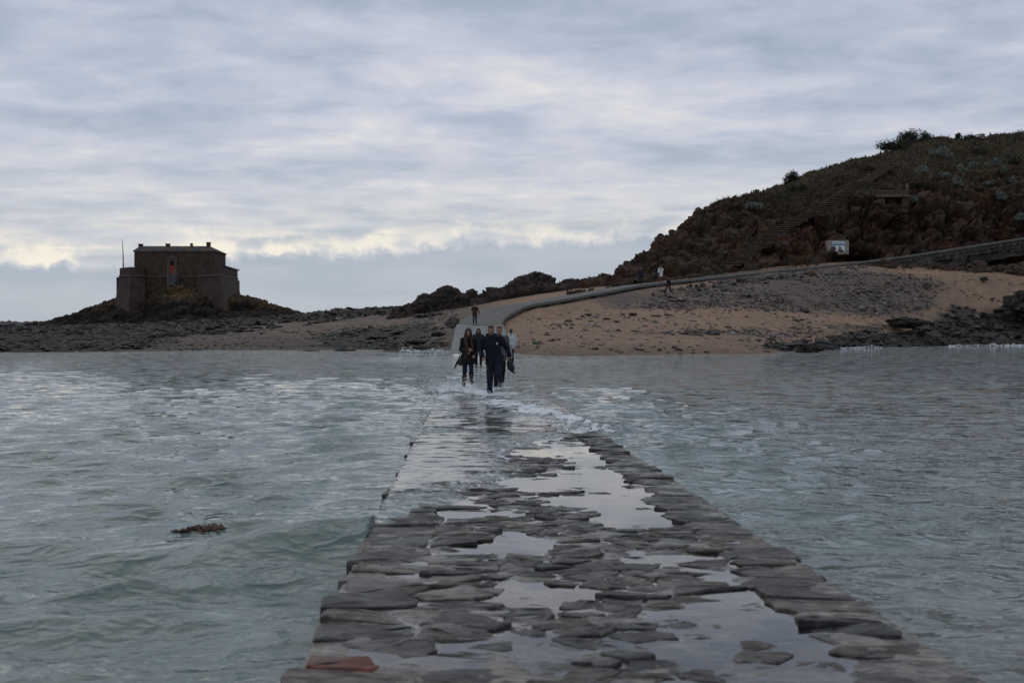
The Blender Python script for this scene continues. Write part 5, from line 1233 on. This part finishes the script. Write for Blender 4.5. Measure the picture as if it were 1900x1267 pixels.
SKIN = None
def person(name_label, cat_loc, J, style, rz=0.0, scale=1.0, vox=0.010):
    """J: joint positions (x right in view, y away, z up); style: clothing colours and kinds"""
    root = empty('person', cat_loc, rz); root.scale = (scale,) * 3; tag(root, name_label, 'person')
    A = lambda k: np.array(J[k], float)
    skin = pmat('skin', (0.27, 0.145, 0.10), rough=.55, var=.1, scale=14)
    hd = A('head'); tilt = J.get('tilt', 0.0)                     # tilt: nod forward
    def H(x, y, z):                                               # point in the head's own frame
        return hd + np.array([x, y * math.cos(tilt) + z * math.sin(tilt) * -1, z * math.cos(tilt) + y * math.sin(tilt)])
    B = [('s', H(0, .012, .035), (.074, .092, .085)), ('s', H(0, -.012, -.03), (.062, .075, .075)), ('s', H(0, -.028, -.085), (.042, .048, .032)),
         ('s', H(0, -.088, -.018), (.013, .02, .024)), ('s', H(0, -.078, .012), (.055, .016, .012)), ('s', H(-.076, .012, -.01), (.012, .02, .03)), ('s', H(.076, .012, -.01), (.012, .02, .03)),
         ('s', H(-.035, -.066, -.03), (.022, .02, .02)), ('s', H(.035, -.066, -.03), (.022, .02, .02)),
         ('c', A('neck'), H(0, .02, -.06), .055, .052), ('c', A('pelvis'), A('chest'), .125, .135), ('c', A('chest'), A('neck'), .12, .06),
         ('c', A('shoL'), A('shoR'), .06, .06), ('c', A('hipL'), A('hipR'), .10, .10)]
    hands = []
    for s in 'LR':
        sh, el, wr = A('sho' + s), A('elb' + s), A('wri' + s)
        B += [('c', sh, el, .055, .042), ('c', el, wr, .042, .028)]
        d = (wr - el); d /= np.linalg.norm(d); hdv = np.array(J.get('hand' + s, d), float); hdv /= np.linalg.norm(hdv)
        out = np.cross(hdv, np.array([0, 1.0, 0])); out /= (np.linalg.norm(out) + 1e-6); nrm = np.cross(out, hdv)
        B += [('c', wr, wr + hdv * .075, .026, .034, (1, .85, 1))]
        palm = wr + hdv * .085
        for k, (o_, ln) in enumerate(((-.028, .062), (-.010, .075), (.009, .070), (.027, .055))):
            b0 = palm + out * o_; b1 = b0 + hdv * ln * .55 - nrm * .008; b2 = b1 + hdv * ln * .35 - nrm * .026
            B += [('c', b0, b1, .0095, .009), ('c', b1, b2, .009, .0075)]
        sg = 1 if s == 'R' else -1
        t0 = wr + hdv * .03 + out * .024 * -sg; t1 = t0 + hdv * .035 + out * .022 * -sg; B += [('c', t0, t1, .012, .011), ('c', t1, t1 + hdv * .03 - nrm * .012, .011, .009)]
        hp, kn, an, to = A('hip' + s), A('kne' + s), A('ank' + s), A('toe' + s)
        B += [('c', hp, kn, .082, .055), ('c', kn, kn * .6 + an * .4, .053, .055), ('c', kn * .6 + an * .4, an, .055, .036), ('c', an, to, .036, .030)]
    body = blob('body', B, skin, root, vox, 2)
    em = pmat('eye_dark', (0.02, 0.014, 0.012), rough=.3, var=.05); mm = pmat('lip', (0.20, 0.07, 0.06), rough=.5, var=.1)
    for sx in (-1, 1):
        e = blob('eye', [('s', H(sx * .031, -.080, .0), (.015, .008, .007))], em, body, .004, 0)
        e.matrix_parent_inverse.identity()
    blob('mouth', [('s', H(0, -.078, -.062), (.024, .008, .006))], mm, body, .004, 0)
    # clothes
    st = style; cl = st['coat_len']
    jm = pmat('cloth_' + st['coat'][0], st['coat'][1], rough=.85, var=.25, scale=6, bump=.35, bscale=40, dist=.01, spec=.2)
    bl = st.get('bulk', 1.0)
    C = [('c', A('pelvis') + [0, 0, .04], A('chest'), .155 * bl, .165 * bl, (1.08, .86, 1)), ('c', A('chest'), A('neck') - [0, 0, .03], .155 * bl, .085, (1.1, .85, 1)), ('c', A('shoL') - [0, 0, .01], A('shoR') - [0, 0, .01], .078 * bl, .078 * bl), ('c', A('neck') - [0, 0, .03], A('neck') + [0, 0, .03], .082, .072)]
    C += [('c', A('hipL') * [1, 1, 1] + [0, 0, .06], A('hipR') + [0, 0, .06], .125 * bl, .125 * bl)]
    for s in 'LR':
        hp, kn = A('hip' + s), A('kne' + s); e = hp + (kn - hp) * cl
        C += [('c', A('sho' + s), A('elb' + s), .078 * bl, .062 * bl), ('c', A('elb' + s), A('wri' + s), .060 * bl, .046 * bl)]
        if cl > 0.02: C += [('c', hp + [0, 0, .04], e, .125 * bl, .118 * bl + .03 * cl), ('c', e * [1, 1, 1], (e + A('pelvis') * [1, 1, 0] + [0, 0, e[2]]) / 2 * [1, 1, 0] + [0, 0, e[2]], .10, .10)]
    coat = blob('jacket', C, jm, root, vox, 3, .012, 8.0, 11)
    tm = pmat('cloth_' + st['legs'][0], st['legs'][1], rough=.85, var=.22, scale=7, bump=.3, bscale=50, dist=.008, spec=.2)
    T = [('c', A('hipL') + [0, 0, .03], A('hipR') + [0, 0, .03], .112, .112), ('c', A('pelvis') + [0, 0, .0], A('pelvis') + [0, 0, .12], .115, .115)]
    for s in 'LR':
        hp, kn, an = A('hip' + s), A('kne' + s), A('ank' + s); w = st.get('leg_w', 1.0); e = an + (kn - an) * .06
        T += [('c', hp, kn, .098 * w, .072 * w), ('c', kn, e, .070 * w, .058 * w)]
    blob('trousers', T, tm, root, vox, 3, .010, 11.0, 23)
    sm = pmat('shoe_' + st['shoes'][0], st['shoes'][1], rough=.6, var=.2, scale=10, spec=.4)
    for s in 'LR':
        kn, an, to = A('kne' + s), A('ank' + s), A('toe' + s); d = to - an; heel = an - np.array([d[0], d[1], 0]) * .35 + [0, 0, -.02]
        up = st.get('boot', 0.0); S_ = [('c', heel + [0, 0, -.01], to, .044, .040, (1, 1, .85)), ('c', an, (an + to) / 2, .05, .046)]
        if up: S_ += [('c', an, an + (kn - an) * up, .058, .074)]
        blob('boot' if up else 'shoe', S_, sm, root, vox, 2)
    # hair
    hm = pmat('hair_' + st['hair'][0], st['hair'][1], rough=.5, var=.35, scale=22, stretch=(1, 1, .25))
    K = [('s', H(0, .032, .05), (.083, .092, .085)), ('s', H(0, -.015, .092), (.068, .072, .036)), ('s', H(0, .055, -.02), (.072, .055, .075))]
    kind = st['hair_kind']
    if kind == 'long':
        for sx in (-1, 1):
            K += [('c', H(sx * .058, -.03, .06), H(sx * .080, -.045, -.10), .036, .046), ('c', H(sx * .080, -.045, -.10), H(sx * .092, -.085, -.30), .046, .03)]
        K += [('c', H(0, .06, 0), H(0, .075, -.25), .08, .06)]
    elif kind == 'tail': K += [('c', H(0, .10, .04), H(0, .14, .0), .032, .034), ('c', H(0, .14, .0), H(.01, .135, -.26), .036, .018)]
    blob('hair', K, hm, root, vox * .8, 2, .010, 26.0, 31)
    return root

def pose(h=1.70, lean=0.0, stride=0.12, arms=((-.02, 0), (.02, 0)), lift=0.0, head_y=None):
    k = h / 1.75; s = stride
    J = dict(head=(0, -.02 - lean, 1.62), neck=(0, .0 - lean * .75, 1.475), chest=(0, .01 - lean * .55, 1.27), pelvis=(0, 0, .96), shoL=(-.185, .01 - lean * .65, 1.42), shoR=(.185, .01 - lean * .65, 1.42),
             elbL=(-.245, .03 - lean * .5, 1.13), elbR=(.245, .03 - lean * .5, 1.13), wriL=(-.25, -.06 - lean * .5, .90), wriR=(.25, -.06 - lean * .5, .90), hipL=(-.09, 0, .93), hipR=(.09, 0, .93),
             kneL=(-.10, -.10 - s, .50), kneR=(.10, -.02 + s * .5, .50), ankL=(-.10, -s * 1.5, .085), ankR=(.10, s * 1.7, .10 + lift), toeL=(-.11, -s * 1.5 - .15, .045), toeR=(.11, s * 1.7 - .14, .045 + lift * .6))
    return {a: tuple(np.array(b) * k) for a, b in J.items()}

def build_people():
    nav = ('navy', (0.010, 0.012, 0.020)); jean = ('jeans', (0.010, 0.016, 0.030)); blk = ('black', (0.010, 0.010, 0.011))
    dkh = ('dark', (0.018, 0.011, 0.008)); brn = ('brown', (0.05, 0.026, 0.015)); red = ('auburn', (0.10, 0.045, 0.025))
    # --- man in front
    J = dict(head=(-.062, -.17, 1.60), tilt=.30, neck=(-.055, -.08, 1.455), chest=(-.04, -.05, 1.24), pelvis=(.015, 0, .93), shoL=(-.25, -.06, 1.385), shoR=(.15, -.07, 1.405), elbL=(-.31, -.02, 1.13), wriL=(-.255, -.17, .97), elbR=(.315, .0, 1.19), wriR=(.385, -.04, 1.0), handR=(.1, -.1, -1), hipL=(-.07, 0, .89), hipR=(.105, -.02, .90),
             kneL=(-.09, -.13, .47), ankL=(-.09, -.03, .085), toeL=(-.06, -.18, .04), kneR=(.125, -.24, .56), ankR=(.15, .20, .40), toeR=(.15, .24, .25))
    d = 26.2; p = W(916, 735, d); p[2] = -0.03
    man = person('man in a dark navy jacket and jeans wading nearest, head bowed', p, J, dict(coat=nav, coat_len=.10, bulk=1.12, legs=jean, leg_w=1.12, shoes=('sneaker', (.12, .13, .14)), hair=brn, hair_kind='short'), vox=.0125)
    em = pmat('emblem_white', (.55, .55, .57), rough=.6, var=.05)
    jk = [c for c in man.children if c.name.startswith('jacket')][0]
    blob('emblem', [('s', (.085, -.222, 1.285), (.020, .008, .028))], em, jk, .004, 0)
    blob('hood', [('s', (-.055, .06, 1.47), (.13, .075, .085)), ('s', (-.15, .01, 1.48), (.05, .06, .06)), ('s', (.05, .01, 1.48), (.05, .06, .06))], MATS['cloth_navy'], jk, .010, 3, .008, 12, 3)
    b = blob('bag', [('s', (0, 0, -.14), (.075, .05, .12)), ('s', (.05, .01, -.2), (.06, .045, .10)), ('s', (-.04, 0, -.10), (.05, .04, .09)), ('c', (0, 0, -.04), (-.01, -.01, .05), .014, .012), ('c', (.03, 0, -.04), (.02, -.01, .05), .013, .012), ('c', (.06, 0, -.27), (.10, 0, -.31), .03, .02)], pmat('bag_black', (.012, .012, .013), rough=.6, var=.3, scale=9), None, .008, 2, .012, 14, 5)
    b.location = p + np.array([.395, -.06, .90]); tag(b, 'limp black bag dangling from the hand of the front man', 'bag')
    # --- woman with scarf and boots on the left
    J = dict(head=(.02, -.10, 1.535), tilt=.22, neck=(.03, -.05, 1.40), chest=(.02, -.02, 1.18), pelvis=(.0, 0, .86), shoL=(-.135, -.03, 1.335), shoR=(.185, -.03, 1.335), elbL=(-.19, .02, 1.07), wriL=(.0, -.20, 1.06), handL=(1, -.1, .05), elbR=(.25, .02, 1.08), wriR=(.185, -.16, .93), hipL=(-.075, 0, .83), hipR=(.085, 0, .83),
             kneL=(-.085, -.07, .44), ankL=(-.115, .0, .085), toeL=(-.11, -.14, .04), kneR=(.10, -.16, .48), ankR=(.085, .17, .29), toeR=(.115, .17, .15))
    d = 29.8; p = W(868, 721, d); p[2] = -0.03
    wo = person('long-haired woman in dark coat, rusty scarf and brown boots wading at the left', p, J, dict(coat=blk, coat_len=.20, bulk=.95, legs=('dark_jeans', (.010, .014, .026)), leg_w=.85, shoes=('brown_boot', (.075, .036, .018)), boot=.75, hair=dkh, hair_kind='long'), vox=.0125)
    sc = pmat('scarf_rust', (.045, .018, .012), rough=.9, var=.4, scale=10)
    jk = [c for c in wo.children if c.name.startswith('jacket')][0]
    blob('scarf', [('c', (-.05, -.10, 1.42), (.10, -.10, 1.42), .05, .05), ('c', (-.03, -.17, 1.38), (-.02, -.21, 1.0), .045, .04), ('c', (.10, -.17, 1.38), (.14, -.20, 1.12), .04, .035), ('c', (-.02, -.21, 1.0), (-.08, -.19, .82), .04, .03)], sc, jk, .010, 3, .012, 14, 8)
    b = blob('handbag', [('s', (0, 0, 0), (.085, .06, .10)), ('s', (.04, 0, .05), (.07, .05, .08)), ('c', (-.05, 0, .06), (.02, 0, .33), .012, .012), ('c', (.07, 0, .08), (.03, 0, .33), .012, .012)], MATS['bag_black'], None, .008, 2, .010, 12, 9)
    b.location = p + np.array([-.20, -.02, .74]); tag(b, 'black handbag hanging at the scarfed woman\'s hip', 'handbag')
    u = empty('umbrella', p + np.array([-.26, -.03, .76])); tag(u, 'closed dark umbrella slanting down from the scarfed woman\'s arm', 'umbrella')
    MB().tube([(.05, 0, .10), (-.02, 0, -.02), (-.075, 0, -.14), (-.10, 0, -.20)], [.016, .036, .026, .010], 8).build('canopy', MATS['bag_black'], u, smooth=True)
    MB().tube([(-.10, 0, -.20), (-.145, 0, -.30)], [.006, .004], 6).build('tip', pmat('umbrella_tip', (.10, .05, .035), rough=.5, var=.1), u)
    MB().tube([(.05, 0, .10), (.075, 0, .17), (.11, 0, .18), (.115, 0, .14)], .009, 6).build('handle', MATS['umbrella_tip'], u, smooth=True)
    # --- person behind the front man
    J = pose(1.72, .08, .10, lift=.10); d = 29.3; p = W(926, 727, d); p[2] = -0.03
    person('auburn-haired person in grey jacket half hidden behind the front man', p, J, dict(coat=('greyjacket', (.09, .09, .095)), coat_len=.12, legs=blk, shoes=('pale_shoe', (.42, .42, .43)), hair=red, hair_kind='short'), rz=.1)
    # --- smiling woman further back
    J = pose(1.66, .06, .10); d = 47.5; p = W(888, 674, d); p[2] = -0.02
    person('dark-haired woman in teal jacket between the scarfed woman and the front man', p, J, dict(coat=('teal', (.024, .036, .042)), coat_len=.15, legs=blk, shoes=('red_shoe', (.10, .035, .025)), hair=dkh, hair_kind='long'), vox=.014)
    # --- woman in white walking away
    J = pose(1.66, .03, .12); d = 52.5; p = W(948, 661, d); p[2] = -0.03
    q = person('woman with ponytail in a pale grey-white jacket walking away', p, J, dict(coat=('offwhite', (.52, .53, .53)), coat_len=.16, legs=('dark_slack', (.014, .015, .022)), leg_w=.8, shoes=('dark_shoe', (.02, .02, .02)), hair=dkh, hair_kind='tail'), rz=math.pi, vox=.014)
    b = blob('shoulder_bag', [('s', (0, 0, 0), (.10, .07, .12)), ('s', (.03, 0, -.05), (.10, .06, .10)), ('c', (-.03, -.02, .08), (.04, -.03, .30), .014, .014), ('c', (.06, -.02, .08), (.05, -.03, .30), .014, .014)], pmat('bag_navy', (.012, .014, .022), rough=.6, var=.3, scale=9), None, .010, 2, .01, 12, 4)
    b.location = p + np.array([-.24, -.14, 1.13]); tag(b, 'dark bag on the shoulder of the woman walking away', 'shoulder bag')
    # --- walker at the top of the ramp
    J = pose(1.66, .03, .12); J['elbL'] = (-.25, -.06, 1.14); J['wriL'] = (-.12, -.16, 1.36); J['elbR'] = (.27, .05, 1.12); J['wriR'] = (.36, -.02, .92); d = 87.5; p = W(881, 602.5, d); p[2] = float(zc_of(86.9)) + .02
    p = np.array([W(881, 602.5, 86.5)[0], 86.5, float(zc_of(86.5)) + .01])
    person('walker in maroon jacket over grey top at the top of the ramp', p, J, dict(coat=('maroon', (.060, .024, .024)), coat_len=.2, legs=('blue_jeans', (.022, .038, .060)), shoes=('tan_shoe', (.22, .15, .12)), hair=brn, hair_kind='short'), vox=.017)
    # --- three figures on and beside the path
    def onpath(px, side=0.0):
        k = int(np.abs(CX + PL[:, 0] / PL[:, 1] * FPX - px).argmin()); t = PL[min(k + 1, 179)] - PL[k - 1]; n = np.array([t[1], -t[0], 0]) / np.hypot(t[0], t[1]); return PL[k] + n * side + np.array([0, 0, .03])
    p = onpath(1177, .9); J = pose(1.78, 0, .03)
    person('man in a navy coat standing on the path at the left foot of the hill', p, J, dict(coat=('navy_far', (.016, .019, .034)), coat_len=.25, bulk=1.1, legs=blk, shoes=('dark_shoe', (.02, .02, .02)), hair=brn, hair_kind='short'), vox=.024)
    p = onpath(1213, 1.1); J = pose(1.76, 0, .05); J['elbR'] = (.26, -.05, 1.18); J['wriR'] = (.06, -.17, 1.44)
    person('person in a long white coat standing on the path by the hill', p, J, dict(coat=('whitecoat', (.62, .62, .60)), coat_len=.55, bulk=1.1, legs=('tan', (.14, .09, .06)), leg_w=.9, shoes=('tan_shoe', (.22, .15, .12)), hair=red, hair_kind='long'), rz=.3, vox=.024)
    b = blob('satchel', [('s', (0, 0, 0), (.12, .06, .14)), ('c', (.04, -.02, .10), (.20, -.03, .52), .016, .016)], MATS['bag_black'], None, .014, 2)
    b.location = p + np.array([-.18, -.17, .86]); tag(b, 'black satchel worn by the person in the white coat', 'satchel')
    px, py = 1241, 546; dd = np.linspace(100, 125, 500); X = (px - CX) / FPX * dd; h = beach_z(X, dd); k = int((h >= CAMZ - (py - HY) / FPX * dd).argmax())
    p = np.array([X[k], dd[k], h[k] - .02]); J = pose(1.72, .10, .26)
    person('person all in black striding on the shingle below the path', p, J, dict(coat=('black', (.01, .01, .011)), coat_len=.08, legs=blk, shoes=('dark_shoe', (.02, .02, .02)), hair=dkh, hair_kind='short'), rz=-1.0, vox=.024)

# ------------------------------------------------------------------ small things in the water
def build_small():
    # floating seaweed
    d = CAMZ * FPX / (986 - HY); p = W(370, 986, d)
    def sea_top(x, y): k = ((HG['sea'][0] - x) ** 2 + (HG['sea'][1] - y) ** 2) < .12 ** 2; return float(HG['sea'][2][k].max()) if k.any() else .05
    p[2] = sea_top(p[0], p[1]) + .004; q_ = (CAMZ - p[2]) / CAMZ; p[0] *= q_; p[1] *= q_
    r = random.Random(6); sw = empty('seaweed', p); tag(sw, 'brown raft of seaweed floating in the left foreground water', 'seaweed')
    m = MB()
    for k in range(200):
        x = r.gauss(0, .05); y = r.gauss(0, .02) + x * .25; a = r.uniform(-.6, .6); L = r.uniform(.03, .12)
        pts = [(x, y, r.uniform(-.01, .02)), (x + math.cos(a) * L * .5, y + math.sin(a) * L * .5, r.uniform(.0, .04)), (x + math.cos(a) * L, y + math.sin(a) * L, r.uniform(-.01, .03))]
        m.tube(pts, [r.uniform(.003, .008), r.uniform(.006, .013), .004], 5)
    m.build('fronds', pmat('seaweed_brown', (0.065, 0.028, 0.014), rough=.35, var=.5, scale=14), sw)
    for k, (px, py, L, a, lab) in enumerate([(706, 1010, .17, .35, 'upper thin twig floating right of the seaweed raft'), (697, 1018, .13, .3, 'lower thin twig floating right of the seaweed raft')]):
        px -= 300
        q = W(px, py, CAMZ * FPX / (py - HY)); q[2] = sea_top(q[0], q[1])
        o = MB().tube([(-L / 2, -L * a, 0), (0, .01, .008), (L / 2, L * a, 0)], [.003, .005, .002], 5).build('twig', MATS['seaweed_brown']); o.location = q; tag(o, lab, 'twig')
    # spray thrown up about the walkers' feet
    rr = np.random.default_rng(12); P = []; S = []
    for (x, y, n, sx, sz) in [(-1.75, 27.0, 900, .40, .22), (-1.2, 27.4, 500, .32, .15), (-.46, 26.0, 160, .14, .10), (-1.2, 29.6, 120, .16, .10), (-.25, 29.2, 90, .14, .10), (-1.95, 29.5, 420, .34, .20)]:
        q = rr.normal(0, 1, (n, 3)) * [sx, .35, 1]; q[:, 2] = np.abs(q[:, 2]) * sz * np.exp(-(q[:, 0] / (sx * 1.6)) ** 2) + .03
        P.append(q + [x, y, 0]); S.append(rr.lognormal(math.log(.011), .45, n))
    P = np.concatenate(P); S = np.concatenate(S)
    o = scatter_mesh('spray', P, S, np.tile([.66, .69, .71], (len(P), 1)), pmat('spray_foam', (.66, .69, .71), rough=.5, var=.1, scale=8), rock_protos(4, 10, 9, 1.0), 8)
    tag(o, 'white spray thrown up around the walkers\' feet', 'spray', kind='stuff')
    # surf breaking on the left of the ramp and on the right-hand reef
    P = []; S = []
    for (a, b, n, h) in [(742, 835, 420, .30), (1560, 1640, 240, .18), (1760, 1900, 420, .22), (945, 975, 60, .12)]:
        px = rr.uniform(a, b, n); yy = np.interp((px - CX) / FPX, _st, _sy) - rr.uniform(-.3, 1.4, n); hump = .4 + .6 * np.abs(np.sin(px * .11) * np.sin(px * .043 + 1))
        P.append(np.stack([(px - CX) / FPX * yy, yy, np.abs(rr.normal(0, 1, n)) * h * hump * .5 + .02], 1)); S.append(rr.lognormal(math.log(.05), .4, n))
    P = np.concatenate(P); S = np.concatenate(S)
    o = scatter_mesh('surf', P, S, np.tile([.62, .65, .67], (len(P), 1)), MATS['spray_foam'], rock_protos(4, 10, 10, .8), 9)
    tag(o, 'white surf breaking along the far water line', 'surf', kind='stuff')

# ------------------------------------------------------------------ build it all
import time; T0 = time.time()
def step(f):
    t = time.time(); n = sum(len(m.loops) - 2 * len(m.polygons) for m in bpy.data.meshes); f(); n = sum(len(m.loops) - 2 * len(m.polygons) for m in bpy.data.meshes) - n; print('%-20s %.1f s %d' % (f.__name__, time.time() - t, n))
for f in (build_beach, build_hill, build_ridge, build_islet, build_path, build_causeway, build_sea, build_fort, build_hill_things, build_shingle, build_rocks, build_people, build_small): step(f)
bpy.context.view_layer.update()
print('total %.1f s, triangles about %d' % (time.time() - T0, sum(len(o.data.loops) - 2 * len(o.data.polygons) for o in bpy.data.objects if o.type == 'MESH')))
